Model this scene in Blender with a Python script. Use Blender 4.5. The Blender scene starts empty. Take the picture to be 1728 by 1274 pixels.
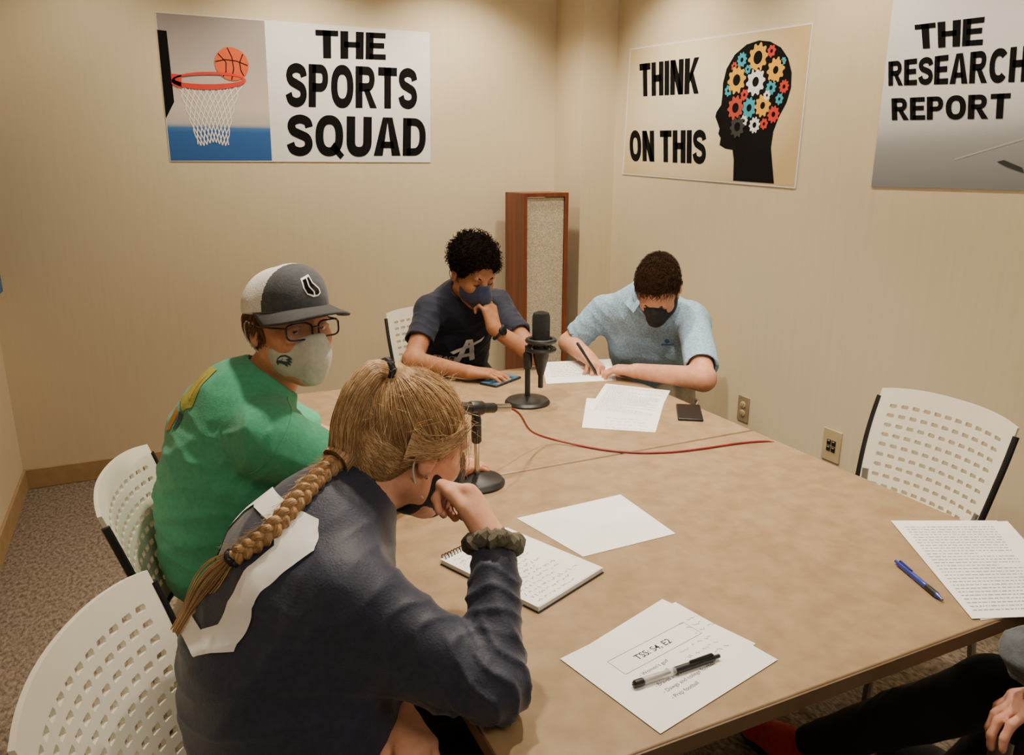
import bpy, bmesh, math, random
import numpy as np
from mathutils import Vector, Matrix
from mathutils.bvhtree import BVHTree
random.seed(7); rng = np.random.default_rng(5)
scene = bpy.context.scene
col = scene.collection
PI = math.pi
A_ = lambda *a: np.array(a, dtype=float)
def nrm(v):
    v = np.array(v, dtype=float); return v/np.linalg.norm(v)
# ------------------------------------------------------------------ camera
TH = math.radians(15.2); AZ = math.radians(25.0); FPX = 1300.0
CAM = A_(0, 0, 1.5)
HV = A_(math.sin(AZ), math.cos(AZ), 0); RV = A_(math.cos(AZ), -math.sin(AZ), 0); ZV = A_(0, 0, 1)
FV = HV*math.cos(TH) - ZV*math.sin(TH); UV = HV*math.sin(TH) + ZV*math.cos(TH)
def ray(px, py): return (px-864)/FPX*RV + (637-py)/FPX*UV + FV
def W(px, py, t): return CAM + t*ray(px, py)
def WP(px, py, ax, val):
    r = ray(px, py); return CAM + r*((val-CAM[ax])/r[ax])
TZ = 0.73
def T(px, py, z=TZ): return WP(px, py, 2, z)
cam = bpy.data.cameras.new('camera'); co = bpy.data.objects.new('camera', cam); col.objects.link(co)
co.location = CAM; co.rotation_euler = (PI/2-TH, 0, -AZ)
cam.sensor_fit = 'HORIZONTAL'; cam.sensor_width = 36; cam.lens = 36*FPX/1728; cam.clip_start = .02
scene.camera = co
# ------------------------------------------------------------------ materials
def lin(c): return c/12.92 if c <= .04045 else ((c+.055)/1.055)**2.4
def hx(h): return tuple(lin(int(h[i:i+2], 16)/255) for i in (0, 2, 4)) + (1,)
def mat(name, c, rough=.6, metal=0, c2=None, sc=(8, 8, 8), lo=.4, hi=.6, bs=None, bstr=.2, detail=4, sss=0, alpha=1, emit=0, coat=0, sheen=0, bdist=.01, attr=None, spec=None):
    m = bpy.data.materials.new(name); m.use_nodes = True
    nt = m.node_tree; N = nt.nodes; L = nt.links; b = N['Principled BSDF']
    c = hx(c) if isinstance(c, str) else c
    b.inputs['Base Color'].default_value = c
    b.inputs['Roughness'].default_value = rough; b.inputs['Metallic'].default_value = metal
    if spec is not None: b.inputs['Specular IOR Level'].default_value = spec
    if sss:
        b.inputs['Subsurface Weight'].default_value = sss; b.inputs['Subsurface Radius'].default_value = (.012, .005, .003)
        b.inputs['Subsurface Scale'].default_value = .6
    if alpha < 1: b.inputs['Alpha'].default_value = alpha
    if coat: b.inputs['Coat Weight'].default_value = coat
    if sheen: b.inputs['Sheen Weight'].default_value = sheen
    if emit:
        b.inputs['Emission Color'].default_value = c; b.inputs['Emission Strength'].default_value = emit
    tc = N.new('ShaderNodeTexCoord')
    if attr:
        a = N.new('ShaderNodeAttribute'); a.attribute_name = attr; L.new(a.outputs['Color'], b.inputs['Base Color'])
    if c2 is not None:
        c2 = hx(c2) if isinstance(c2, str) else c2
        mp = N.new('ShaderNodeMapping'); mp.inputs['Scale'].default_value = sc
        nz = N.new('ShaderNodeTexNoise'); nz.inputs['Scale'].default_value = 1; nz.inputs['Detail'].default_value = detail
        rp = N.new('ShaderNodeValToRGB'); rp.color_ramp.elements[0].position = lo; rp.color_ramp.elements[1].position = hi
        rp.color_ramp.elements[0].color = c; rp.color_ramp.elements[1].color = c2
        L.new(tc.outputs['Object'], mp.inputs['Vector']); L.new(mp.outputs[0], nz.inputs['Vector'])
        L.new(nz.outputs['Fac'], rp.inputs['Fac']); L.new(rp.outputs['Color'], b.inputs['Base Color'])
    if bs is not None:
        mp = N.new('ShaderNodeMapping'); mp.inputs['Scale'].default_value = bs if isinstance(bs, tuple) else (bs, bs, bs)
        nz = N.new('ShaderNodeTexNoise'); nz.inputs['Scale'].default_value = 1; nz.inputs['Detail'].default_value = 3
        bp = N.new('ShaderNodeBump'); bp.inputs['Strength'].default_value = bstr; bp.inputs['Distance'].default_value = bdist
        L.new(tc.outputs['Object'], mp.inputs['Vector']); L.new(mp.outputs[0], nz.inputs['Vector'])
        L.new(nz.outputs['Fac'], bp.inputs['Height']); L.new(bp.outputs[0], b.inputs['Normal'])
    return m
M = {}
M['wall_b'] = mat('wall_vinyl', 'dacbac', .75, c2='d7c7a7', sc=(70, 70, 3), lo=.3, hi=.7, bs=(320, 320, 90), bstr=.05, bdist=.002)
M['ceil'] = mat('ceiling_tile', 'd8d2c6', .9, bs=60, bstr=.2)
M['base'] = mat('baseboard_vinyl', 'ad9068', .5, c2='a5875e', sc=(20, 20, 20))
M['carpet'] = mat('carpet', '5e5148', .95, c2='9a8a78', sc=(90, 48, 80), lo=.34, hi=.66, detail=6, bs=180, bstr=.8)
M['table'] = mat('table_laminate', '8a7254', .36, c2='9b8365', sc=(24, 24, 24), lo=.34, hi=.68, detail=10, bs=200, bstr=.02)
M['edge'] = mat('table_edge', '624b33', .45, c2='6b543c', sc=(10, 10, 10))
M['metal'] = mat('grey_metal', '9a958c', .35, .7, bs=80, bstr=.03)
M['chrome'] = mat('chrome', 'c9c4bb', .15, 1.0, c2='b5b0a8', sc=(9, 9, 9))
M['plast_w'] = mat('cream_plastic', 'e9e4d4', .42, c2='e3decd', sc=(6, 6, 6), bs=180, bstr=.02)
M['plast_k'] = mat('black_plastic', '121214', .42, c2='19191b', sc=(30, 30, 30), bs=200, bstr=.03)
M['paper'] = mat('paper', 'f0efee', .8, c2='e9e8e7', sc=(9, 9, 9), bs=50, bstr=.03)
M['ink'] = mat('black_ink', '17171a', .8, c2='1d1d20', sc=(50, 50, 50))
M['ink_grey'] = mat('grey_ink', '8a8a92', .8, c2='94949b', sc=(50, 50, 50))
M['ink_blue'] = mat('blue_ink', '6a6a94', .8, c2='72729c', sc=(50, 50, 50))
M['white'] = mat('white_print', 'f0f0f0', .7, c2='e8e8e8', sc=(20, 20, 20))
M['poster_w'] = mat('poster_white', 'eceaea', .55, c2='e6e4e4', sc=(4, 4, 4))
M['vcol'] = mat('printed_picture', 'ffffff', .55, attr='Col')
M['pblack'] = mat('poster_black', '0a090a', .9, c2='0e0d0e', sc=(9, 9, 9), spec=.15)
def flat(n, c): return mat(n, c, .6, c2=tuple(min(1, x*1.06) for x in hx(c)[:3])+(1,), sc=(20, 20, 20))
M['red'] = flat('print_red', 'cc2a1c'); M['orange'] = flat('print_orange', 'd4521c'); M['yellow'] = flat('print_yellow', 'e5a923')
M['teal'] = flat('print_teal', '2a9fb8'); M['dgrey'] = flat('print_dark_grey', '2e2e30'); M['dred'] = flat('print_dark_red', 'b8402c'); M['net'] = flat('print_net', 'ece6dc')
M['softgrey'] = flat('print_soft_grey', 'a6a9ae')
M['wood'] = mat('cherry_wood', '5e2a14', .4, c2='7d3d1f', sc=(40, 40, 2.5), lo=.35, hi=.65, detail=6)
M['grille'] = mat('speaker_cloth', 'b5a88f', .95, c2='ded3bc', sc=(160, 160, 160), lo=.35, hi=.65, bs=300, bstr=.6)
M['bluepanel'] = mat('blue_fabric', '3f628c', .9, c2='4b70a0', sc=(30, 30, 30), bs=200, bstr=.2)
M['plate'] = mat('outlet_plate', 'a8977a', .4, .3, c2='9c8c70', sc=(12, 12, 12))
M['plate_w'] = mat('outlet_face', 'bfae88', .4, c2='b6a57f', sc=(12, 12, 12))
M['cable'] = mat('red_cable', '8c1a1e', .5, c2='7a161a', sc=(30, 30, 30))
M['screen'] = mat('phone_glass', '07080b', .4, c2='0a0b0f', sc=(8, 8, 8), spec=.25)
M['screen_on'] = mat('phone_screen_lit', '4f7896', .2, c2='24384a', sc=(30, 30, 30), emit=.12)
M['penblue'] = mat('blue_pen', '1b2a8c', .3, c2='22329a', sc=(20, 20, 20), coat=.4)
M['clear'] = mat('clear_plastic', 'd9d7d4', .08, alpha=.4, c2='cfcdca', sc=(40, 40, 40))
def skinmat(n, a, b): return mat(n, a, .6, c2=b, sc=(45, 45, 45), lo=.3, hi=.7, bs=350, bstr=.1, bdist=.003, sss=.06, spec=.35)
M['skA'] = skinmat('skin_rosy', 'd29a7c', 'c58566'); M['skB'] = skinmat('skin_fair', 'd9a286', 'cc9072')
M['skC'] = skinmat('skin_brown', 'a27050', '926244'); M['skD'] = skinmat('skin_tanned', 'c99274', 'bc8266'); M['skE'] = skinmat('skin_pink', 'd59c85', 'c88a74')
def cloth(n, a, b, s=90, bstr=.25, sheen=.15, rough=.85): return mat(n, a, rough, c2=b, sc=(s, s, s), lo=.35, hi=.65, bs=(260, 260, 260), bstr=bstr, sheen=sheen, bdist=.003)
M['green'] = cloth('green_jersey_knit', '3c9a77', '47a480'); M['navy'] = cloth('navy_satin_knit', '1b1f36', '22273f', rough=.6, sheen=.2)
M['navyT'] = cloth('navy_cotton', '0e1228', '12162f', sheen=.05); M['polo'] = mat('light_blue_polo', '7c9fbd', .8, c2='99b7d0', sc=(140, 140, 140), lo=.42, hi=.58, bs=220, bstr=.25, sheen=.1)
M['denim'] = cloth('grey_sleeve', '4a4f56', '565b62'); M['blackp'] = cloth('black_trousers', '0a0a0d', '0f0f12', sheen=0); M['jean'] = cloth('dark_jeans', '20283a', '2a3348'); M['khaki'] = cloth('khaki_trousers', '6f6350', '7a6d59')
M['mask_g'] = cloth('pale_grey_mask', 'b9bdb2', 'c4c8bd'); M['mask_n'] = cloth('navy_mask', '1b2140', '222949'); M['mask_k'] = cloth('black_mask', '15141a', '1b1a20', sheen=0)
M['capg'] = cloth('charcoal_cap', '3a3c42', '44464c'); M['capw'] = mat('white_cap_mesh', 'f8f7f6', .9, c2='dedcda', sc=(420, 420, 420), lo=.4, hi=.55, bs=400, bstr=.3)
M['brim'] = cloth('dark_brim', '202126', '2a2b30')
M['hairB'] = mat('blonde_hair', '94704a', .5, c2='b38d60', sc=(160, 160, 26), lo=.3, hi=.7, detail=5)
HB = [mat('hair_strand_dark', '876444', .5, c2='9a744e', sc=(60, 60, 30)), mat('hair_strand_mid', 'a47e54', .46, c2='b99466', sc=(60, 60, 30)), mat('hair_strand_light', 'c7a275', .42, c2='d9bb8e', sc=(60, 60, 30))]
M['hairC'] = mat('black_curls', '100c0b', 1.0, c2='221a16', sc=(120, 120, 120), spec=.06); M['hairD'] = mat('dark_brown_hair', '24170f', .85, c2='402b1c', sc=(200, 200, 60), spec=.15); M['hairA'] = mat('brown_hair', '56351f', .5, c2='7a5132', sc=(200, 200, 60))
M['fade'] = mat('cropped_side_hair', '54402f', .85, c2='6e523e', sc=(300, 300, 300), spec=.15)
M['eye_w'] = mat('eye_white', 'd6d0ca', .3, c2='cec8c2', sc=(50, 50, 50)); M['iris'] = mat('iris', '3f3a30', .2, c2='2d2a22', sc=(300, 300, 300)); M['pupil'] = mat('pupil', '050505', .1, c2='080808', sc=(50, 50, 50))
M['frame'] = mat('spectacle_frame', '1c1718', .25, c2='3a2a2a', sc=(60, 60, 60)); M['lens'] = mat('lens', 'cfd4d6', .05, alpha=.08, c2='c6cbce', sc=(5, 5, 5))
M['strap'] = mat('mask_strap', 'dcd8d2', .8, c2='d0ccc6', sc=(60, 60, 60)); M['scr'] = cloth('olive_scrunchie', '4f4a3a', '5d5746'); M['elastic'] = mat('hair_elastic', '15131a', .7, c2='1c1a21', sc=(60, 60, 60))
M['redshoe'] = cloth('red_shoe', '9c1c1c', 'b02424'); M['shoe'] = cloth('dark_shoe', '222226', '2c2c30'); M['sole'] = mat('shoe_sole', 'cfcac2', .7, c2='c2bdb5', sc=(30, 30, 30)); M['sole_k'] = mat('dark_sole', '1c1c1e', .7, c2='222224', sc=(30, 30, 30))
M['olive'] = flat('print_olive', '9fa04a'); M['pyell'] = flat('print_gold', 'b9a548'); M['ochre'] = flat('print_ochre', 'b0793a'); M['logo'] = flat('print_teal_dark', '2c474b'); M['logoblue'] = flat('print_blue', '3a62a0')
# ------------------------------------------------------------------ scene helpers
def tag(o, label, cat, group=None, kind=None):
    o['label'] = label; o['category'] = cat
    if group: o['group'] = group
    if kind: o['kind'] = kind
    return o
def thing(name, label, cat, loc=(0, 0, 0), rotz=0, group=None):
    o = bpy.data.objects.new(name, None); col.objects.link(o); o.empty_display_size = .1
    o.location = loc; o.rotation_euler = (0, 0, rotz)
    return tag(o, label, cat, group)
def wloc(root):
    p = np.zeros(3)
    while root is not None:
        p = p + np.array(root.location); root = root.parent
    return p
def mk(name, V, F, mats, root=None, smooth=True, mi=None, local=False, angle=None, cols=None, origin=None):
    V = np.array(V, dtype=float)
    if root is not None and not local: V = V - wloc(root)
    if origin is not None: V = V - np.array(origin)
    me = bpy.data.meshes.new(name)
    me.from_pydata(V.tolist(), [], F.tolist() if isinstance(F, np.ndarray) else [list(f) for f in F])
    if not isinstance(mats, (list, tuple)): mats = [mats]
    for m in mats: me.materials.append(m)
    n = len(me.polygons)
    me.polygons.foreach_set('use_smooth', [bool(smooth)]*n)
    if mi is not None: me.polygons.foreach_set('material_index', [int(x) for x in mi])
    if cols is not None:
        at = me.color_attributes.new('Col', 'FLOAT_COLOR', 'POINT')
        at.data.foreach_set('color', np.array(cols, dtype=np.float32).ravel())
    me.update()
    if smooth and angle: me.set_sharp_from_angle(angle=math.radians(angle))
    o = bpy.data.objects.new(name, me); col.objects.link(o)
    if root is not None: o.parent = root
    if origin is not None: o.location = origin
    return o
class MB:
    def __init__(s): s.V = []; s.F = []; s.mi = []; s.cur = 0
    def add(s, V, F):
        b = len(s.V); s.V += [tuple(v) for v in V]; s.F += [tuple(i+b for i in f) for f in F]; s.mi += [s.cur]*len(F); return s
    def box(s, c, d, R=None):
        c = np.array(c); d = np.array(d)/2; R = np.eye(3) if R is None else R
        V = [c+R@(d*A_(x, y, z)) for x in (-1, 1) for y in (-1, 1) for z in (-1, 1)]
        return s.add(V, [(0, 1, 3, 2), (4, 6, 7, 5), (0, 4, 5, 1), (2, 3, 7, 6), (0, 2, 6, 4), (1, 5, 7, 3)])
    def tube(s, P, r, n=8, cap=True, flat=None):
        P = [np.array(p, dtype=float) for p in P]; m = len(P)
        r = [r]*m if np.isscalar(r) else r
        V = []; up = None
        for i in range(m):
            t = nrm(P[min(i+1, m-1)]-P[max(i-1, 0)]+1e-12)
            if up is None:
                a = A_(0, 0, 1) if abs(t[2]) < .9 else A_(1, 0, 0); up = a
            x = nrm(np.cross(t, up)+1e-12); up = np.cross(x, t)
            for k in range(n):
                a = 2*PI*k/n
                V.append(P[i]+r[i]*(math.cos(a)*x+math.sin(a)*up*(flat or 1)))
        F = [(i*n+k, i*n+(k+1) % n, (i+1)*n+(k+1) % n, (i+1)*n+k) for i in range(m-1) for k in range(n)]
        if cap: F += [tuple(range(n))[::-1], tuple((m-1)*n+k for k in range(n))]
        return s.add(V, F)
    def lathe(s, prof, o, axis=(0, 0, 1), n=28):
        o = np.array(o, dtype=float); ax = nrm(axis)
        a = A_(1, 0, 0) if abs(ax[0]) < .9 else A_(0, 1, 0)
        x = nrm(np.cross(a, ax)); y = np.cross(ax, x)
        V = [o+ax*h+r*(math.cos(2*PI*k/n)*x+math.sin(2*PI*k/n)*y) for r, h in prof for k in range(n)]
        m = len(prof)
        F = [(i*n+k, i*n+(k+1) % n, (i+1)*n+(k+1) % n, (i+1)*n+k) for i in range(m-1) for k in range(n)]
        F += [tuple(range(n))[::-1], tuple((m-1)*n+k for k in range(n))]
        return s.add(V, F)
    def prism(s, pts, h):
        n = len(pts); P = [np.array(p, dtype=float) for p in pts]; h = np.array(h, dtype=float)
        return s.add(P+[p+h for p in P], [tuple(range(n))[::-1], tuple(range(n, 2*n))]+[(i, (i+1) % n, n+(i+1) % n, n+i) for i in range(n)])
    def poly(s, pts): return s.add(pts, [tuple(range(len(pts)))])
    def build(s, name, mats, root=None, bevel=0, angle=35, **k):
        if isinstance(mats, list): k['mi'] = s.mi
        o = mk(name, s.V, s.F, mats, root, angle=angle, **k)
        if bevel:
            b = o.modifiers.new('bevel', 'BEVEL'); b.width = bevel; b.segments = 2; b.limit_method = 'ANGLE'
        return o
# ------------------------------------------------------------------ SDF modelling
class SDF:
    def __init__(s, lo, hi, h):
        s.lo = np.array(lo, dtype=float); s.h = h
        n = np.ceil((np.array(hi)-s.lo)/h).astype(int)+1; s.n = n
        s.F = np.full(tuple(n), 1.0, np.float32)
        s.ax = [(s.lo[i]+h*np.arange(n[i])).astype(np.float32) for i in range(3)]
    def sl(s, lo, hi):
        i0 = np.clip(np.floor((np.array(lo)-s.lo)/s.h).astype(int), 0, s.n); i1 = np.clip(np.ceil((np.array(hi)-s.lo)/s.h).astype(int)+1, 0, s.n)
        S = tuple(slice(a, b) for a, b in zip(i0, i1))
        return S, s.ax[0][S[0]][:, None, None], s.ax[1][S[1]][None, :, None], s.ax[2][S[2]][None, None, :]
    def ap(s, S, d, k, op):
        A = s.F[S]
        if A.size == 0: return
        if op == 's': d = -d
        hh = np.maximum(k-np.abs(A-d), 0)/k
        s.F[S] = (np.minimum(A, d)-hh*hh*k*.25) if op == 'u' else (np.maximum(A, d)+hh*hh*k*.25)
    def cone(s, a, b, ra, rb, k=.02, op='u', cap=False, flat=None):
        a = np.array(a, dtype=float); b = np.array(b, dtype=float); m = max(ra, rb)+k+3*s.h
        S, X, Y, Z = s.sl(np.minimum(a, b)-m, np.maximum(a, b)+m)
        v = b-a; L2 = float(v@v)+1e-12
        x = X-a[0]; y = Y-a[1]; z = Z-a[2]
        if flat is not None:
            ax, fc = flat
            t = np.clip((x*v[0]+y*v[1]+z*v[2])/L2, 0, 1)
            dx = x-t*v[0]; dy = y-t*v[1]; dz = z-t*v[2]
            q = dx*ax[0]+dy*ax[1]+dz*ax[2]; g = (1/fc-1)*q
            d = (np.sqrt((dx+g*ax[0])**2+(dy+g*ax[1])**2+(dz+g*ax[2])**2)-(ra+t*(rb-ra)))*.85
        else:
            tt = (x*v[0]+y*v[1]+z*v[2])/L2; t = np.clip(tt, 0, 1)
            d = np.sqrt((x-t*v[0])**2+(y-t*v[1])**2+(z-t*v[2])**2)-(ra+t*(rb-ra))
        if cap:
            l = math.sqrt(L2); d = np.maximum(d, (x*v[0]+y*v[1]+z*v[2])/l-l)
        s.ap(S, d, k, op)
    def ell(s, c, r, R=None, k=.02, op='u'):
        c = np.array(c, dtype=float); r = np.array(r, dtype=float); m = r.max()+k+3*s.h
        S, X, Y, Z = s.sl(c-m, c+m); R = np.eye(3) if R is None else R
        x = X-c[0]; y = Y-c[1]; z = Z-c[2]
        q = [x*R[0, i]+y*R[1, i]+z*R[2, i] for i in range(3)]
        k0 = np.sqrt(sum((q[i]/r[i])**2 for i in range(3))); k1 = np.sqrt(sum((q[i]/r[i]**2)**2 for i in range(3)))+1e-9
        s.ap(S, k0*(k0-1)/k1, k, op)
    def clip(s, c, n):   # removes the side the normal points to
        n = nrm(n); d = (s.ax[0][:, None, None]-c[0])*n[0]+(s.ax[1][None, :, None]-c[1])*n[1]+(s.ax[2][None, None, :]-c[2])*n[2]
        s.F = np.maximum(s.F, d.astype(np.float32))
    def mesh(s):
        F = s.F.copy()
        F[0] = F[-1] = 1; F[:, 0] = F[:, -1] = 1; F[:, :, 0] = F[:, :, -1] = 1
        I = F < 0
        c = np.zeros(tuple(np.array(F.shape)-1), np.int8)
        offs = [(x, y, z) for x in (0, 1) for y in (0, 1) for z in (0, 1)]
        a, b, d = c.shape
        for x, y, z in offs: c += I[x:x+a, y:y+b, z:z+d]
        act = (c > 0) & (c < 8); idx = np.argwhere(act)
        vid = np.full(c.shape, -1, np.int32); vid[act] = np.arange(len(idx))
        cv = np.stack([F[idx[:, 0]+x, idx[:, 1]+y, idx[:, 2]+z] for x, y, z in offs], 1)
        acc = np.zeros((len(idx), 3)); cnt = np.zeros(len(idx))
        for i in range(8):
            for j in range(i+1, 8):
                oi = np.array(offs[i]); oj = np.array(offs[j])
                if np.abs(oi-oj).sum() != 1: continue
                m = (cv[:, i] < 0) != (cv[:, j] < 0)
                t = cv[m, i]/(cv[m, i]-cv[m, j])
                acc[m] += oi+(oj-oi)*t[:, None]; cnt[m] += 1
        V = s.lo+s.h*(idx+acc/cnt[:, None])
        Q = []
        def quads(E, cells):
            e = np.argwhere(E[0] != E[1]); ins = E[0][tuple(e.T)]
            q = np.stack([vid[tuple((e+np.array(o)).T)] for o in cells], 1)
            q[~ins] = q[~ins][:, ::-1]; Q.append(q)
        quads((I[:-1, 1:-1, 1:-1], I[1:, 1:-1, 1:-1]), [(0, 0, 0), (0, 1, 0), (0, 1, 1), (0, 0, 1)])
        quads((I[1:-1, :-1, 1:-1], I[1:-1, 1:, 1:-1]), [(0, 0, 0), (0, 0, 1), (1, 0, 1), (1, 0, 0)])
        quads((I[1:-1, 1:-1, :-1], I[1:-1, 1:-1, 1:]), [(0, 0, 0), (1, 0, 0), (1, 1, 0), (0, 1, 0)])
        return V, np.concatenate(Q)
def vnorm(V, Q):
    n = np.cross(V[Q[:, 2]]-V[Q[:, 0]], V[Q[:, 3]]-V[Q[:, 1]]); N = np.zeros_like(V)
    for i in range(4): np.add.at(N, Q[:, i], n)
    return N/(np.linalg.norm(N, axis=1)[:, None]+1e-12)
def folds(V, Q, amp, seed, fr=38, n=5, pw=2.0):
    r = np.random.default_rng(seed); N = vnorm(V, Q); d = np.zeros(len(V))
    for i in range(n):
        w = nrm(r.normal(size=3)+A_(0, 0, .6)); w2 = nrm(r.normal(size=3)); f = fr*r.uniform(.6, 1.5)
        ph = V@w*f+1.6*np.sin(V@w2*f*.45+r.uniform(0, 6))+r.uniform(0, 6)
        msk = .5+.5*np.sin(V@nrm(r.normal(size=3))*14+r.uniform(0, 6))
        d += (1-np.abs(np.sin(ph)))**pw*msk
    return V+N*((d-d.mean())*amp)[:, None]
def creases(V, Q, spots, seed):
    # sharp folds radiating around the joints where the cloth bunches: (centre, axis, radius, amplitude, count)
    N = vnorm(V, Q); d = np.zeros(len(V)); r = np.random.default_rng(seed)
    for c, ax, rad, amp, fq in spots:
        ax = nrm(ax); q = V-np.array(c); s = q@ax; g = np.exp(-(np.linalg.norm(q, axis=1)/rad)**2*1.6)
        a = nrm(np.cross(ax, (.3, .5, .8))); b = np.cross(ax, a); ang = np.arctan2(q@b, q@a)
        ph = s*fq+.9*np.sin(ang*2+r.uniform(0, 6))+.5*np.sin(ang*3+s*fq*.4+r.uniform(0, 6))
        d += amp*g*((1-np.abs(np.sin(ph)))**1.6-.35)
    return V+N*d[:, None]
def around(pts, m, h):
    P = np.array(pts); return SDF(P.min(0)-m, P.max(0)+m, h)
def fr(f, up=(0, 0, 1)):
    f = nrm(f); r = nrm(np.cross(f, up)); u = np.cross(r, f); return np.stack([r, f, u], 1)
def head(S, c, R, closed=False):
    L = lambda *a: c+R@np.array(a)
    S.ell(L(0, -.012, .03), (.075, .096, .084), R, .02)
    S.ell(L(0, .028, -.035), (.06, .066, .078), R, .03)
    S.cone(L(0, .045, -.085), L(0, .074, -.098), .03, .017, k=.03)
    S.cone(L(-.036, .083, .024), L(.036, .083, .024), .011, .011, k=.02)
    for s in (-1, 1):
        S.cone(L(s*.05, 0, -.055), L(s*.016, .066, -.098), .02, .017, k=.03)
        S.ell(L(s*.038, .06, -.024), (.022, .024, .02), R, .03)
        S.ell(L(s*.031, .099, .003), (.018, .017, .011), R, .014, 's')
        if closed: S.ell(L(s*.031, .078, .003), (.0145, .011, .0115), R, .004)
        else:
            S.cone(L(s*.016, .0855, .005), L(s*.031, .091, .0095), .0042, .0055, k=.004)
            S.cone(L(s*.031, .091, .0095), L(s*.047, .081, .003), .0055, .0042, k=.004)
            S.cone(L(s*.02, .086, -.005), L(s*.044, .081, -.004), .0042, .0042, k=.005)
        S.ell(L(s*.012, .1, -.03), (.008, .011, .008), R, .01)
        S.ell(L(s*.079, -.008, -.006), (.007, .018, .031), R, .008)
        S.ell(L(s*.088, -.004, -.002), (.006, .009, .016), R, .006, 's')
    S.cone(L(0, .088, .014), L(0, .112, -.024), .008, .0115, k=.016)
    S.ell(L(0, .092, -.056), (.022, .009, .006), R, .006); S.ell(L(0, .09, -.067), (.02, .009, .007), R, .006)
def torso(S, J, i):
    ff = nrm(J['ff']); w = J['w']
    S.cone(J['pel'], J['waist'], w[0]+i, w[1]+i, .06, flat=(ff, .74))
    S.cone(J['waist'], J['chest'], w[1]+i, w[2]+i, .06, flat=(ff, .70))
    S.cone(J['chest'], J['M'], w[2]+i, w[3]+i, .06, flat=(ff, .64))
    for a, b, ra, rb in J.get('extra', ()): S.cone(a, b, ra+i, rb+i, .06)
    for s in 'LR': S.cone(J['M'], J['sh'+s], .068+i, .052+i, .06)
    S.cone(J['M'], J['neck'], .076+i, .052+i*.6, .05)
def arms(S, J, i=0):
    for s in 'LR':
        S.cone(J['sh'+s], J['el'+s], .048*J['a']+i, .039*J['a']+i, .03)
        S.cone(J['el'+s], J['wr'+s], .041*J['a']+i, .027*J['a']+i, .02)
def legs(S, J, i=0):
    for s in 'LR':
        S.cone(J['hip'+s], J['kn'+s], .08+i, .054+i, .03); S.cone(J['kn'+s], J['an'+s], .052+i, .036+i, .025)
def hand(S, wr, d, n, right, curl=(20, 20, 15), spread=1.0, thumb=(.75, .6, .25), sc=.95, k=.004, fcurl=None):
    wr = np.array(wr); d = nrm(d); n = np.array(n, dtype=float); n = nrm(n-d*(n@d)); s = np.cross(d, n) if right else np.cross(n, d)
    tips = []
    kn = [(.088, .032), (.092, .011), (.087, -.010), (.077, -.030)]
    sg = [(.042, .026, .021), (.046, .029, .022), (.042, .027, .021), (.033, .021, .018)]
    rd = [.0092, .0095, .009, .008]
    for i in range(4):
        K = wr+sc*(d*kn[i][0]+s*kn[i][1])
        S.cone(wr+sc*(d*.012+s*kn[i][1]*.55), K, .0165*sc, .0125*sc, k=.016)
        a = 0; p = K; fan = (1.5-i)*.07*spread
        dd = nrm(d+s*fan)
        cu = fcurl[i] if fcurl else curl
        for j in range(3):
            a += math.radians(cu[j]*(1+.08*i)); q = p+sc*sg[i][j]*(math.cos(a)*dd+math.sin(a)*n)
            S.cone(p, q, sc*rd[i]*(1-.08*j), sc*rd[i]*(1-.08*(j+1)), k=k); p = q
        tips.append(p)
    b = wr+sc*(d*.022+s*.022+n*.006); td = nrm(d*thumb[0]+s*thumb[1]+n*thumb[2]); m = b+sc*td*.045
    S.cone(b, m, .0165*sc, .0125*sc, k=.014)
    td2 = nrm(td+.25*d-.25*s+.2*n); q = m+sc*td2*.033; S.cone(m, q, .0115*sc, .0105*sc, k=k)
    td3 = nrm(td2+.2*d-.15*s+.2*n); e = q+sc*td3*.025; S.cone(q, e, .0105*sc, .0085*sc, k=k); tips.append(e)
    return tips
def bvh(V, Q): return BVHTree.FromPolygons([Vector(v) for v in V], [list(map(int, q)) for q in Q])
def cut2d(polys, step):
    bm = bmesh.new()
    for pl in polys:
        vs = [bm.verts.new((p[0], p[1], 0)) for p in pl]
        bm.faces.new(vs)
    bmesh.ops.remove_doubles(bm, verts=bm.verts, dist=1e-6)
    P = np.array([v.co[:2] for v in bm.verts])
    for ax in (0, 1):
        x = math.floor(P[:, ax].min()/step)*step
        while x < P[:, ax].max():
            c = (x, 0, 0) if ax == 0 else (0, x, 0); n = (1, 0, 0) if ax == 0 else (0, 1, 0)
            bmesh.ops.bisect_plane(bm, geom=list(bm.verts)+list(bm.edges)+list(bm.faces), plane_co=c, plane_no=n, dist=1e-7); x += step
    bmesh.ops.triangulate(bm, faces=bm.faces)
    bm.verts.index_update()
    V = np.array([v.co[:2] for v in bm.verts]); F = [[v.index for v in f.verts] for f in bm.faces]; bm.free()
    return V, F
def decal(name, polys, O, ex, ey, dirn, tree, m, root, off=.002, step=.008, gap=3.6):
    V2, F = cut2d(polys, step); O = np.array(O); ex = nrm(ex); ey = nrm(ey); d = nrm(dirn)
    V = []; ok = []
    for x, y in V2:
        p = O+ex*x+ey*y; h = tree.ray_cast(Vector(p), Vector(d), 3)
        if h[0] is None: V.append(p); ok.append(False)
        else: V.append(np.array(h[0])+np.array(h[1])*off*(1 if Vector(d).dot(h[1]) < 0 else -1)); ok.append(True)
    F = [f for f in F if all(ok[i] for i in f) and max(np.linalg.norm(V[f[i]]-V[f[i-1]]) for i in range(3)) < gap*step]   # no face may bridge a gap in the cloth
    used = sorted({i for f in F for i in f}); mp = {j: i for i, j in enumerate(used)}
    if not F: return None
    return mk(name, [V[i] for i in used], [[mp[i] for i in f] for f in F], m, root)
def ring(outer, inner):
    n = len(outer); return [[outer[i], outer[(i+1) % n], inner[(i+1) % n], inner[i]] for i in range(n)]
_tc = {}
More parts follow.
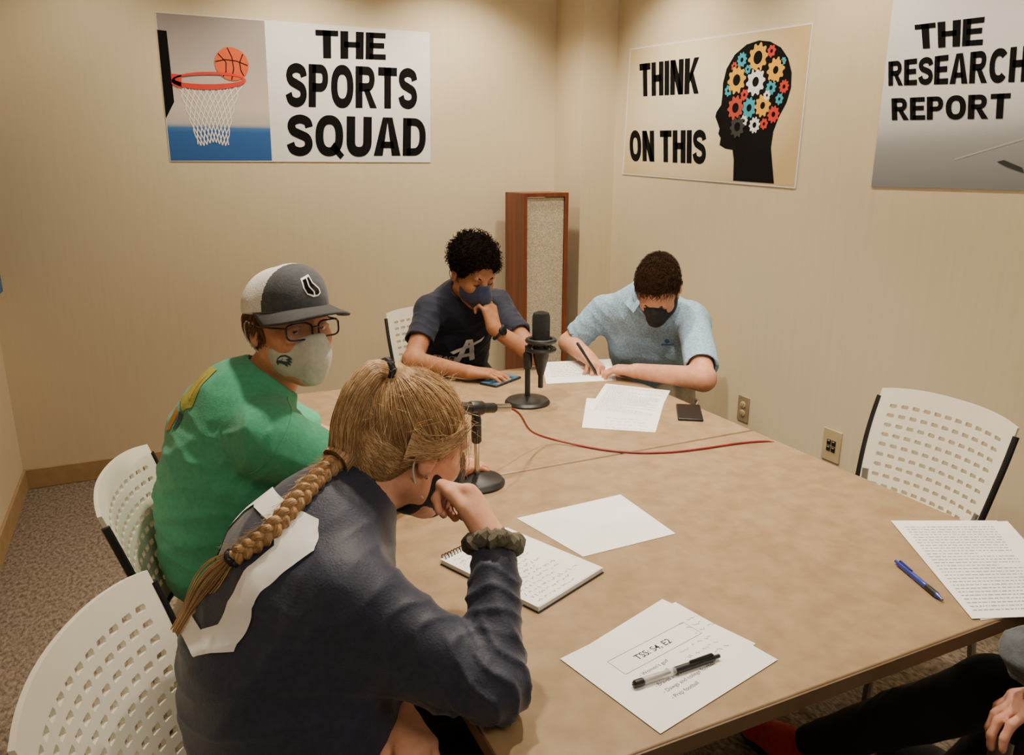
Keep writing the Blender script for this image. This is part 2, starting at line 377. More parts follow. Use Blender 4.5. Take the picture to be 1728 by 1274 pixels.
def text2d(s, bold=.0):
    if (s, bold) in _tc: return _tc[(s, bold)]
    cu = bpy.data.curves.new('t', 'FONT'); cu.body = s; cu.offset = bold; cu.dimensions = '2D'; cu.fill_mode = 'FRONT'
    o = bpy.data.objects.new('t', cu); col.objects.link(o); bpy.context.view_layer.update()
    dg = bpy.context.evaluated_depsgraph_get(); me = bpy.data.meshes.new_from_object(o.evaluated_get(dg), depsgraph=dg)
    V = np.array([v.co[:2] for v in me.vertices]); F = [list(p.vertices) for p in me.polygons]
    bpy.data.objects.remove(o); bpy.data.curves.remove(cu); bpy.data.meshes.remove(me)
    _tc[(s, bold)] = (V, F); return V, F
# a heavy grotesque alphabet drawn with broad strokes; 'p' entries are filled polygons
def arc(cx, cy, rx, ry, a0, a1, n=18, e=.86):
    out = []
    for a in np.linspace(math.radians(a0), math.radians(a1), n):
        c, s = math.cos(a), math.sin(a); out.append((cx+rx*math.copysign(abs(c)**e, c), cy+ry*math.copysign(abs(s)**e, s)))
    return out
def crom(P, m=5):
    P = [np.array(p, dtype=float) for p in P]; out = []
    for i in range(len(P)-1):
        p0, p1, p2, p3 = P[max(0, i-1)], P[i], P[i+1], P[min(len(P)-1, i+2)]
        for k in range(m):
            t = k/m; out.append(tuple(.5*((2*p1)+(-p0+p2)*t+(2*p0-5*p1+4*p2-p3)*t*t+(-p0+3*p1-3*p2+p3)*t**3)))
    return out+[tuple(P[-1])]
def letters(w):
    h = .205; a = w/2; b = h/2      # stem width and bar width
    bar = lambda x0, x1, y: ('p', [(x0, y-b), (x1, y-b), (x1, y+b), (x0, y+b)])
    stem = lambda x, y0=0, y1=1: ('p', [(x-a, y0), (x+a, y0), (x+a, y1), (x-a, y1)])
    G = {}
    G['T'] = (.72, [bar(0, .72, 1-b), stem(.36)])
    G['H'] = (.76, [stem(a), stem(.76-a), bar(a, .76-a, .52)])
    G['E'] = (.68, [stem(a), bar(a, .66, 1-b), bar(a, .62, .52), bar(a, .68, b)])
    G['I'] = (w, [stem(a)])
    G['N'] = (.78, [stem(a), stem(.78-a), ('p', [(0, 1), (w*1.05, 1), (.78, 0), (.78-w*1.05, 0)])])
    G['K'] = (.80, [stem(a), ('p', [(w, .30), (w, .58), (.52, 1), (.79, 1)]), ('p', [(.27, .50), (.45, .66), (.82, 0), (.55, 0)])])
    G['A'] = (.84, [('p', [(0, 0), (w*1.08, 0), (.42+.02, 1), (.42-w*.58, 1)]), ('p', [(.84-w*1.08, 0), (.84, 0), (.42+w*.58, 1), (.42-.02, 1)]), ('p', [(.2, .2), (.64, .2), (.6, .2+h*.85), (.24, .2+h*.85)])])
    G['D'] = (.76, [stem(a), ('s', h, [(a, 1-b), (.32, 1-b)]+arc(.34, .5, .42-a, .5-b, 82, -82)+[(.32, b), (a, b)])])
    G['P'] = (.72, [stem(a), ('s', h, [(a, 1-b), (.38, 1-b)]+arc(.40, .68, .32-a, .32-b, 82, -82)+[(.38, .36+b), (a, .36+b)])])
    G['R'] = (.78, [stem(a), ('s', h, [(a, 1-b), (.40, 1-b)]+arc(.42, .70, .32-a, .30-b, 82, -82)+[(.40, .40+b), (a, .40+b)]), ('p', [(.30, .44), (.50, .47), (.80, 0), (.54, 0)])])
    G['O'] = (.84, [('s', (w+h)/2, arc(.42, .5, .42-a, .5-b, 0, 360, 49))])
    G['Q'] = (.86, G['O'][1]+[('p', [(.44, .20), (.56, .34), (.86, .02), (.75, -.09)])])
    G['U'] = (.76, [stem(a, .36), stem(.76-a, .36), ('s', w, arc(.38, .37, .38-a, .37-b, 180, 360, 22))])
    G['S'] = (.72, [('s', h*1.08, crom([(.615, .70), (.56, .835), (.37, .898), (.175, .845), (.115, .725), (.18, .60), (.36, .525), (.55, .44), (.61, .29), (.54, .155), (.36, .102), (.165, .16), (.09, .31)]))])
    G['C'] = (.78, [('s', (w+h)/2, arc(.41, .5, .41-a, .5-b, 40, 320, 30))])
    return G
def stroke(P, w, closed=False):
    Q = [np.array(P[0], dtype=float)]
    for p in P[1:]:
        p = np.array(p, dtype=float)
        if np.linalg.norm(p-Q[-1]) > 1e-4: Q.append(p)
    P = Q
    if np.linalg.norm(P[0]-P[-1]) < 1e-4: closed = True; P = P[:-1]
    n = len(P); L_ = []; R_ = []
    for i in range(n):
        a = P[i]-P[i-1] if (i > 0 or closed) else P[i+1]-P[i]; b = P[(i+1) % n]-P[i] if (i < n-1 or closed) else P[i]-P[i-1]
        a = a/np.linalg.norm(a); b = b/np.linalg.norm(b); na = A_(-a[1], a[0]); nb = A_(-b[1], b[0]); m = na+nb; m = m/np.linalg.norm(m); k = w/2/max(.5, float(m@na))
        L_.append(P[i]+m*k); R_.append(P[i]-m*k)
    m = n if closed else n-1
    return [[L_[i], R_[i], R_[(i+1) % n], L_[(i+1) % n]] for i in range(m)]
def block2d(s, w=.215):
    x = 0; V = []; F = []; G = letters(w)
    for ch in s:
        if ch == ' ': x += .30; continue
        gw, parts = G[ch]
        for pt in parts:
            quads = [pt[1]] if pt[0] == 'p' else stroke(pt[2], pt[1])
            for q in quads:
                c = np.mean(np.array(q), 0); q = sorted(q, key=lambda p: math.atan2(p[1]-c[1], p[0]-c[0]))
                b = len(V); V += [(x+p[0], p[1]) for p in q]; F.append([b, b+1, b+2, b+3])
        x += gw+.065
    return np.array(V), F
def map_quad(V, F, q, low=0.0):
    a = V.min(0); b = V.max(0); a[1] = low; b[1] = 1.0; tl, tr, br, bl = [np.array(p) for p in q]; P = []
    for x, y in V:
        u = (x-a[0])/(b[0]-a[0]); v = (y-a[1])/(b[1]-a[1]); P.append((bl*(1-u)+br*u)*(1-v)+(tl*(1-u)+tr*u)*v)
    return P, F
def text_at(mb, s, O, ex, ey, size, bold=0):
    V, F = text2d(s, bold); mb.add([np.array(O)+np.array(ex)*x*size+np.array(ey)*y*size for x, y in V], F)
# ------------------------------------------------------------------ room
XL, XR, YB, YN, ZC = -.67, 2.41, 4.13, -1.6, 2.62
def struct(name, mb, m, **k):
    o = mb.build(name, m, **k); o['kind'] = 'structure'; return o
struct('floor', MB().box(((XL+XR)/2, (YB+YN)/2, -.05), (XR-XL+.4, YB-YN+.4, .1)), M['carpet'])
struct('ceiling', MB().box(((XL+XR)/2, (YB+YN)/2, ZC+.05), (XR-XL+.4, YB-YN+.4, .1)), M['ceil'])
struct('wall_back', MB().box(((XL+XR)/2, YB+.05, ZC/2), (XR-XL+.2, .1, ZC)), M['wall_b'])
struct('wall_right', MB().box((XR+.05, (YB+YN)/2, ZC/2), (.1, YB-YN, ZC)), M['wall_b'])
struct('wall_left', MB().box((XL-.05, (YB+YN)/2, ZC/2), (.1, YB-YN, ZC)), M['wall_b'])
struct('wall_column', MB().box(((2.2+XR)/2, (3.82+YB)/2, ZC/2), (XR-2.2, YB-3.82, ZC)), M['wall_b'])
struct('baseboard_back', MB().box(((XL+2.2)/2, YB-.006, .05), (2.2-XL, .012, .1)), M['base'], bevel=.003)
struct('baseboard_left', MB().box((XL+.006, (YB+YN)/2, .05), (.012, YB-YN, .1)), M['base'], bevel=.003)
struct('baseboard_right', MB().box((XR-.006, (3.82+YN)/2, .05), (.012, 3.82-YN, .1)), M['base'], bevel=.003)
struct('baseboard_column', MB().box(((2.2+XR)/2, 3.814, .05), (XR-2.2, .012, .1)).box((2.194, 3.97, .05), (.012, .31, .1)), M['base'], bevel=.003)
# ------------------------------------------------------------------ wall posters
def vgrid(pts4, nu, nv, fn):
    tl, tr, br, bl = [np.array(p) for p in pts4]; V = []; C = []; F = []
    for j in range(nv+1):
        for i in range(nu+1):
            u = i/nu; v = j/nv; V.append((tl*(1-u)+tr*u)*(1-v)+(bl*(1-u)+br*u)*v); C.append(fn(u, v))
    for j in range(nv):
        for i in range(nu): a = j*(nu+1)+i; F.append((a, a+nu+1, a+nu+2, a+1))
    return V, F, C
def mixc(stops, v):
    for (a, ca), (b, cb) in zip(stops[:-1], stops[1:]):
        if v <= b:
            t = 0 if b == a else max(0, (v-a)/(b-a)); x = hx(ca); y = hx(cb); return tuple(x[i]*(1-t)+y[i]*t for i in range(3))+(1,)
    return hx(stops[-1][1])
def gear(mb, c, ex, ey, r, teeth, hole):
    o = []; n = teeth*4
    for i in range(n):
        a = 2*PI*i/n; rr = r if i % 4 in (0, 1) else r*.8; o.append((rr*math.cos(a), rr*math.sin(a)))
    i_ = [(hole*r*math.cos(2*PI*i/n), hole*r*math.sin(2*PI*i/n)) for i in range(n)]
    for q in ring(o, i_): mb.add([c+ex*x+ey*y for x, y in q], [(0, 1, 2, 3)])
e0 = .004
def words(root, lst, fn, k, w=.215):
    for s, q in lst:
        V, F = map_quad(*block2d(s, w), [fn(x, y, k) for x, y in q]); mk('lettering', V, F, M['pblack'], root, smooth=False)
B = lambda x, y, k=0: WP(x, y, 1, YB-e0-.0007*k)
cor = [B(262, 20), B(725, 55), B(727, 274), B(287, 272)]
p1 = thing('poster', 'white and picture banner with a basketball hoop, lettered THE SPORTS SQUAD', 'poster', cor[3], group='banners on the walls')
m_ = MB().prism(cor, (0, e0*.8, 0)); mk('sheet', m_.V, m_.F, M['poster_w'], p1, smooth=False)
pic = [B(263, 21, 1), B(446, 35, 1), B(459, 271, 1), B(288, 271, 1)]
def f1(u, v): return mixc([(0, '8f8783'), (.3, 'a89d97'), (.62, 'cbbfb6'), (.74, 'b9b3b0'), (.765, '3c71ac'), (.8, '1f5aa0'), (1, '20549a')], v)
V, F, C = vgrid(pic, 6, 60, f1); pc = mk('picture', V, F, M['vcol'], p1, smooth=False, cols=C)
m_ = MB().poly([B(x, y, 2) for x, y in ((265, 50), (281, 52), (294, 172), (280, 200))]); mk('backboard_print', m_.V, m_.F, M['pblack'], pc, smooth=False)
mb = MB(); lay = 3.0
for s in range(11):
    a = s/10
    for sg in (-1, 1):
        P = []; lay += .04
        for j in range(13):
            v = j/12; sh = a+sg*v*.5; sh = abs(sh); sh = 2-sh if sh > 1 else sh; sh = .02+.96*sh
            w = (1-v)*114+v*54-4*math.sin(v*PI); x0 = (1-v)*297+v*333
            P.append((x0+sh*w, 146*(1-v)+243*v+3*math.sin(sh*9)*v))
        for (xa, ya), (xb, yb) in zip(P[:-1], P[1:]):
            dx, dy = xb-xa, yb-ya; l = math.hypot(dx, dy)+1e-6; nx, ny = -dy/l*.85, dx/l*.85
            mb.poly([B(xa+nx, ya+ny, lay), B(xa-nx, ya-ny, lay), B(xb-nx, yb-ny, lay), B(xb+nx, yb+ny, lay)])
mk('net_print', mb.V, mb.F, M['net'], pc, smooth=False)
out = [(352+63*math.cos(a), 136+15*math.sin(a)) for a in np.linspace(0, 2*PI, 33)[:-1]]; inn = [(352+57*math.cos(a), 134+8*math.sin(a)) for a in np.linspace(0, 2*PI, 33)[:-1]]
ci = B(391, 108, 5); sc1 = np.linalg.norm(B(391, 136, 5)-ci)
mb = MB().poly([ci+A_(sc1*1.03*math.cos(a), 0, sc1*math.sin(a)) for a in np.linspace(0, 2*PI, 41)[:-1]]); mk('ball_print', mb.V, mb.F, M['orange'], pc, smooth=False)
mb = MB()
for curve in ([(-1, .1), (-.4, .25), (.3, .2), (1, -.05)], [(-.2, 1), (.05, .4), (.1, -.3), (-.1, -1)], [(-.8, .6), (-.35, .1), (-.4, -.5), (-.6, -.8)], [(.75, .65), (.5, .1), (.55, -.4), (.7, -.7)]):
    for (a, b), (c, d) in zip(curve[:-1], curve[1:]):
        l = math.hypot(c-a, d-b); nx, ny = -(d-b)/l*.03, (c-a)/l*.03
        mb.poly([ci+sc1*A_(x, 0, y)*.97-A_(0, .0007, 0) for x, y in ((a+nx, b+ny), (c+nx, d+ny), (c-nx, d-ny), (a-nx, b-ny))])
mk('ball_seams', mb.V, mb.F, M['pblack'], pc, smooth=False)
mb = MB()
for q in ring(out, inn): mb.poly([B(x, y, 7) for x, y in q])
mb.poly([B(x, y, 7) for x, y in ((288, 124), (306, 126), (306, 150), (290, 142))])
mk('rim_print', mb.V, mb.F, M['red'], pc, smooth=False)
words(p1, (('THE', [(532, 50), (652, 56), (651, 101), (533, 98)]), ('SPORTS', [(482, 106), (704, 116), (704, 184), (482, 180)]), ('SQUAD', [(484, 193), (719, 200), (718, 263), (484, 263)])), B, 2, .258)
D = lambda x, y, k=0: WP(x, y, 0, XR-e0-.0007*k)
cor = [D(1063, 82), D(1372, 38), D(1342, 318), D(1050, 294)]
p2 = thing('poster', 'cream banner with black head silhouette full of gears, lettered THINK ON THIS', 'poster', cor[3], group='banners on the walls')
def f2(u, v):
    d = math.hypot((u-.4)*1.2, v-.45); return mixc([(0, 'fbf5e4'), (.3, 'f1e5c6'), (.75, 'cdb483')], d)
m_ = MB().prism(cor, (e0*.8, 0, 0)); mk('backing', m_.V, m_.F, M['poster_w'], p2, smooth=False)
V, F, C = vgrid([D(1065, 84, 1), D(1370, 41, 1), D(1340, 315, 1), D(1052, 292, 1)], 30, 24, f2); mk('sheet', V, F, M['vcol'], p2, smooth=False, cols=C)
hp = [(1281, 68), (1300, 70), (1318, 80), (1330, 98), (1336, 122), (1335, 148), (1327, 174), (1314, 198), (1305, 222), (1301, 250), (1306, 310), (1237, 305), (1238, 270), (1236, 253), (1224, 251), (1214, 245), (1216, 233), (1212, 226), (1214, 217), (1211, 208), (1207, 197), (1209, 189), (1217, 177), (1219, 160), (1220, 140), (1226, 116), (1240, 92), (1260, 75)]
m_ = MB().poly([D(x, y, 2) for x, y in hp]); mk('head_silhouette', m_.V, m_.F, M['pblack'], p2, smooth=False)
gl = [(1279, 97, 25, 'yellow', .45), (1309, 118, 22, 'yellow', .3), (1243, 135, 24, 'yellow', .4), (1275, 138, 24, 'white', .35), (1302, 86, 11, 'red', .3), (1252, 101, 13, 'teal', .3), (1323, 146, 12, 'red', .3), (1301, 148, 13, 'teal', .3), (1241, 182, 21, 'dred', .4), (1264, 182, 18, 'teal', .35), (1287, 178, 20, 'yellow', .3), (1305, 193, 15, 'red', .3), (1273, 211, 14, 'white', .35), (1255, 204, 10, 'white', .3), (1289, 209, 10, 'red', .3), (1315, 167, 10, 'teal', .3), (1256, 160, 10, 'red', .3), (1244, 214, 19, 'dgrey', .4), (1229, 153, 10, 'teal', .3), (1262, 117, 8, 'teal', .3), (1294, 161, 9, 'white', .3), (1239, 112, 8, 'dred', .3), (1322, 103, 7, 'teal', .3)]
for i, (x, y, r, c, ho) in enumerate(gl):
    cc = D(x, y, 3+(i % 3)); rr = np.linalg.norm(D(x, y-r, 3)-D(x, y, 3)); m_ = MB(); gear(m_, cc, A_(0, -1, 0), A_(0, 0, 1), rr, 10 if r > 11 else 7, ho)
    mk('gear_print', m_.V, m_.F, M[c], p2, smooth=False)
words(p2, (('THINK', [(1079, 108), (1181, 96), (1179, 158), (1080, 163)]), ('ON THIS', [(1062, 221), (1192, 219), (1191, 277), (1063, 271)])), D, 2, .285)
a0 = D(1470, 315); a1 = D(1508, 0); zt = a1[2]+.06; y0 = (a0[1]+a1[1])/2; yr = y0-1.3
zb = a0[2]
cor = [A_(XR-e0, y0, zt), A_(XR-e0, yr, zt), A_(XR-e0, yr, zb), A_(XR-e0, y0, zb)]
p3 = thing('poster', 'white and grey desk picture banner lettered THE RESEARCH REPORT, cut by the frame', 'poster', cor[3], group='banners on the walls')
m_ = MB().prism(cor, (e0*.8, 0, 0)); mk('backing', m_.V, m_.F, M['poster_w'], p3, smooth=False)
def f3(u, v):
    vv = v+.06*(u-.2); return mixc([(0, 'ebecee'), (.55, 'e2e3e5'), (.68, 'ccced2'), (.76, 'a4a7ab'), (.82, '93969a'), (1, '7d8084')], vv)
V, F, C = vgrid([c-A_(.0007, 0, 0) for c in cor], 8, 50, f3); mk('sheet', V, F, M['vcol'], p3, smooth=False, cols=C)
words(p3, (('THE', [(1543, 42), (1663, 28), (1658, 76), (1547, 83)]), ('RESEARCH', [(1499, 104), (1738, 76), (1733, 138), (1499, 145)]), ('REPORT', [(1504, 166), (1706, 157), (1703, 200), (1505, 203)])), D, 3, .26)
m_ = MB().poly([D(x, y, 2) for x, y in ((1610, 268), (1728, 232), (1728, 236), (1612, 270))]); mk('desk_edge_print', m_.V, m_.F, M['softgrey'], p3, smooth=False)
m_ = MB().poly([D(x, y, 3) for x, y in ((1682, 273), (1694, 270), (1725, 283), (1728, 292), (1700, 282))]); mk('pen_print', m_.V, m_.F, M['dgrey'], p3, smooth=False)
# ------------------------------------------------------------------ speaker, outlets, blue panel
sx0, sx1, sy0, sy1, sz = 1.832, 2.105, 3.78, 4.02, 1.372
sp = thing('floor_speaker', 'tall cherry wood tower speaker with beige cloth grille in the corner', 'speaker', ((sx0+sx1)/2, (sy0+sy1)/2, 0))
w = .022
m_ = MB().box((sx0+w/2, (sy0+sy1)/2, sz/2+.01), (w, sy1-sy0, sz-.02)).box((sx1-w/2, (sy0+sy1)/2, sz/2+.01), (w, sy1-sy0, sz-.02)).box(((sx0+sx1)/2, (sy0+sy1)/2, sz-w/2), (sx1-sx0-2*w, sy1-sy0, w)).box(((sx0+sx1)/2, (sy0+sy1)/2, .05), (sx1-sx0-2*w, sy1-sy0, .06)).box(((sx0+sx1)/2, sy1-.01, sz/2), (sx1-sx0-2*w, .02, sz-.1))
m_.build('cabinet', M['wood'], sp, bevel=.002)
MB().box(((sx0+sx1)/2, sy0+.02, sz/2+.03), (sx1-sx0-2*w-.002, .018, sz-.11)).build('grille', M['grille'], sp, bevel=.004)
MB().box(((sx0+sx1)/2, (sy0+sy1)/2, .01), (sx1-sx0-.04, sy1-sy0-.04, .02)).build('plinth', M['plast_k'], sp)
for px, py, lb, kind in ((1254, 690, 'metal duplex wall outlet on the right wall nearest the man in light blue', 0), (1403, 752, 'pale wall data plate with four ports, near the empty white chair', 1)):
    c = D(px, py); c[0] = XR
    o = thing('wall_outlet', lb, 'outlet', c)
    hw, hh = (.036, .06) if kind == 0 else (.045, .066)
    MB().box(c-A_(.003, 0, 0), (.006, hw*2, hh*2)).build('plate', M['plate'] if kind == 0 else M['plate_w'], o, bevel=.002)
    if kind == 0:
        for s in (-1, 1):
            f_ = MB().lathe([(.0165, 0), (.0165, .003), (.015, .004)], c+A_(-.006, 0, s*.02), (-1, 0, 0), 20).build('socket', M['plate_w'], o)
            q = MB()
            for y in (-.006, .006): q.box(c+A_(-.0102, y, s*.02+.003), (.001, .002, .008))
            q.lathe([(.0025, 0), (.0025, .0008)], c+A_(-.0098, 0, s*.02-.007), (-1, 0, 0), 10); q.build('slots', M['plast_k'], f_)
        MB().lathe([(.003, 0), (.002, .001)], c+A_(-.006, 0, 0), (-1, 0, 0), 10).build('screw', M['metal'], o)
    else:
        for y in (-.012, .012):
            for z in (-.013, .013):
                f_ = MB().box(c+A_(-.007, y, z), (.003, .02, .022)).build('port', M['plast_k'], o, bevel=.001)
                MB().box(c+A_(-.0088, y, z+.006), (.001, .01, .004)).build('port_tab', M['plate_w'], f_)
pn = MB().box((XL+.03, 3.5, 1.36), (.06, 1.08, .78)).build('wall_panel', M['bluepanel'], bevel=.006); tag(pn, 'blue fabric covered panel on the left wall at the picture edge', 'panel')
# ------------------------------------------------------------------ tables
TX0, TX1 = .35, 1.605; TY = [(.725, 1.703), (1.706, 2.69)]
for k, (ya, yb) in enumerate(TY):
    t = thing('meeting_table', ['tan laminate table, nearer of the two pushed together, holding the notebook', 'tan laminate table, farther of the two pushed together, holding phones and the condenser microphone'][k], 'table', ((TX0+TX1)/2, (ya+yb)/2, 0))
    MB().box(((TX0+TX1)/2, (ya+yb)/2, TZ-.014), (TX1-TX0-.004, yb-ya-.004, .028)).build('tabletop', M['table'], t, bevel=.003)
    m_ = MB().box((TX0+.001, (ya+yb)/2, TZ-.016), (.004, yb-ya, .026)).box((TX1-.001, (ya+yb)/2, TZ-.016), (.004, yb-ya, .026))
    m_.box(((TX0+TX1)/2, ya+.001, TZ-.016), (TX1-TX0, .004, .026)); m_.box(((TX0+TX1)/2, yb-.001, TZ-.016), (TX1-TX0, .004, .026))
    m_.build('edge_band', M['edge'], t)
    for yy in (ya+.08, yb-.08): MB().box(((TX0+TX1)/2, yy, TZ-.05), (TX1-TX0-.2, .025, .044)).build('rail', M['metal'], t, bevel=.003)
    for x in (TX0+.085, TX1-.085):
        for y in (ya+.08, yb-.08):
            l = MB().lathe([(.02, .02), (.023, .35), (.025, .70)], (x, y, 0), n=20).build('leg', M['metal'], t)
            MB().lathe([(.022, 0), (.022, .02)], (x, y, 0), n=20).build('foot_cap', M['plast_k'], l)
# ------------------------------------------------------------------ chairs
def chair_back_panel():
    nc, nr = 11, 9; Wd = .42; z0, z1 = .51, .86; mg = .03
    V = []; F = []; key = {}
    def pt(x, s):      # x lateral, s 0..1 up
        ww = .9+.1*math.sin(min(1, s*1.2)*PI/2)
        xx = x*ww; z = z0+(z1-z0)*s
        y = -.205-.065*s-.015*s*s+.05*(x/.21)**2*(1-.2*s)
        return (xx, y, z-.018*(abs(x)/.21)**3*(s > .5)*(s-.5)*2)
    def vid(x, s):
        k = (round(x, 5), round(s, 5))
        if k not in key: key[k] = len(V); V.append(pt(x, s))
        return key[k]
    xs = [-Wd/2]+list(np.linspace(-Wd/2+mg, Wd/2-mg, nc+1))+[Wd/2]
    ss = [0, .035]+list(np.linspace(.09, .88, nr+1))+[.95, 1]
    for i in range(len(xs)-1):
        for j in range(len(ss)-1):
            xa, xb, sa, sb = xs[i], xs[i+1], ss[j], ss[j+1]
            if 1 <= i <= nc and 2 <= j <= nr+1:
                cx, cs = (xa+xb)/2, (sa+sb)/2; hw, hs = (xb-xa)*.34, (sb-sa)*.20
                o = [(xa, sa), (cx, sa), (xb, sa), (xb, cs), (xb, sb), (cx, sb), (xa, sb), (xa, cs)]
                n = [(-.8, -1), (0, -1), (.8, -1), (1, 0), (.8, 1), (0, 1), (-.8, 1), (-1, 0)]
                a = [vid(*p) for p in o]; b = [vid(cx+p[0]*hw, cs+p[1]*hs) for p in n]
                for q in range(8): F.append((a[q], a[(q+1) % 8], b[(q+1) % 8], b[q]))
            else:
                need_x = (2 <= j <= nr+1); need_s = (1 <= i <= nc)
                L = [vid(xa, sa)]
                if need_s: L.append(vid((xa+xb)/2, sa))
                L.append(vid(xb, sa))
                if need_x: L.append(vid(xb, (sa+sb)/2))
                L.append(vid(xb, sb))
                if need_s: L.append(vid((xa+xb)/2, sb))
                L.append(vid(xa, sb))
                if need_x: L.append(vid(xa, (sa+sb)/2))
                F.append(tuple(L))
    return V, F, pt
def make_chair():
    t = thing('stacking_chair', '', 'chair', group='white slotted stacking chairs')
    V, F, pt = chair_back_panel()
    V = np.array(V); n = len(V); N = np.array([A_(0, 1, .2)]*n)/1.02
    th = .0045; VV = np.concatenate([V+N*th, V-N*th]); FF = [tuple(f)[::-1] for f in F]+[tuple(i+n for i in f) for f in F]
    ec = {}
    for f in F:
        for i in range(len(f)):
            e = (f[i], f[(i+1) % len(f)]); ec[tuple(sorted(e))] = ec.get(tuple(sorted(e)), [])+[e]
    for k_, l in ec.items():
        if len(l) == 1: a, b = l[0]; FF.append((a, b, b+n, a+n))
    mk('backrest', VV, FF, M['plast_w'], t, local=True, angle=40)
    m_ = MB(); P = [pt(-.213, s) for s in np.linspace(.93, 0, 12)]+[pt(x, -.01) for x in np.linspace(-.19, .19, 9)]+[pt(.213, s) for s in np.linspace(0, .93, 12)]
    m_.tube(P, .0085, 8); m_.build('back_frame', M['plast_k'], t, local=True)
    V = []; F = []; n = 14
    for j in range(n+1):
        for i in range(n+1):
            u = i/n*2-1; v = j/n*2-1
            x = .215*u*math.sqrt(1-.12*v*v)*(1-.04*v); y = .21*v*math.sqrt(1-.12*u*u)
            V.append((x, y+.005, .45-.012*(1-u*u)*(1-v*v)-.02*max(0, v)**3))
    for j in range(n):
        for i in range(n): a = j*(n+1)+i; F.append((a, a+1, a+n+2, a+n+1))
    o = mk('seat', V, F, M['plast_w'], t, local=True); s = o.modifiers.new('thick', 'SOLIDIFY'); s.thickness = .018; s.offset = -1
    m_ = MB()
    for sx in (-1, 1): m_.tube([(sx*.195, .17, .425), (sx*.2, -.16, .425), (sx*.2, -.2, .47), pt(sx*.19, .0), pt(sx*.195, .25)], .011, 10)
    m_.tube([(-.195, .15, .42), (.195, .15, .42)], .01, 8); m_.tube([(-.2, -.15, .42), (.2, -.15, .42)], .01, 8)
    m_.build('seat_frame', M['metal'], t, local=True)
    for sx in (-1, 1):
        for sy in (-1, 1):
            l = MB().tube([(sx*.2, sy*.16, .425), (sx*.215, sy*.2, .22), (sx*.225, sy*.225, .012)], .0115, 10).build('leg', M['metal'], t, local=True)
            MB().lathe([(.015, 0), (.015, .018), (.012, .022)], (sx*.225, sy*.225, 0), n=14).build('glide', M['plast_k'], l, local=True)
    return t
def dup(root, loc, rz):
    r = root.copy(); col.objects.link(r); r.location = loc; r.rotation_euler = (0, 0, rz)
    for ch in list(root.children):
        c = ch.copy(); col.objects.link(c); c.parent = r
        for g in ch.children:
            d = g.copy(); col.objects.link(d); d.parent = c
    return r
ch0 = make_chair(); first = True
for (x, y, fx, fy, lb) in ((.135, 1.75, .98, -.2, 'white slotted chair behind the man in the green shirt'), (.09, 1.045, .93, -.34, 'white slotted chair behind the woman with the blonde braid, nearest the camera'),
                       (1.77, 1.385, -1, .0, 'empty white slotted chair by the right wall, facing the table'), (1.18, 3.235, 0, -1, 'white slotted chair behind the curly haired man at the far end'),
                       (1.915, 2.745, -.8, -.6, 'white slotted chair hidden under the man in the light blue polo'), (1.47, .21, 0, 1, 'chair under the person cut off at the lower right')):
    rz = math.atan2(-fx, fy)
    if first: o = ch0; o.location = (x, y, 0); o.rotation_euler = (0, 0, rz); first = False
    else: o = dup(ch0, (x, y, 0), rz)
    o['label'] = lb
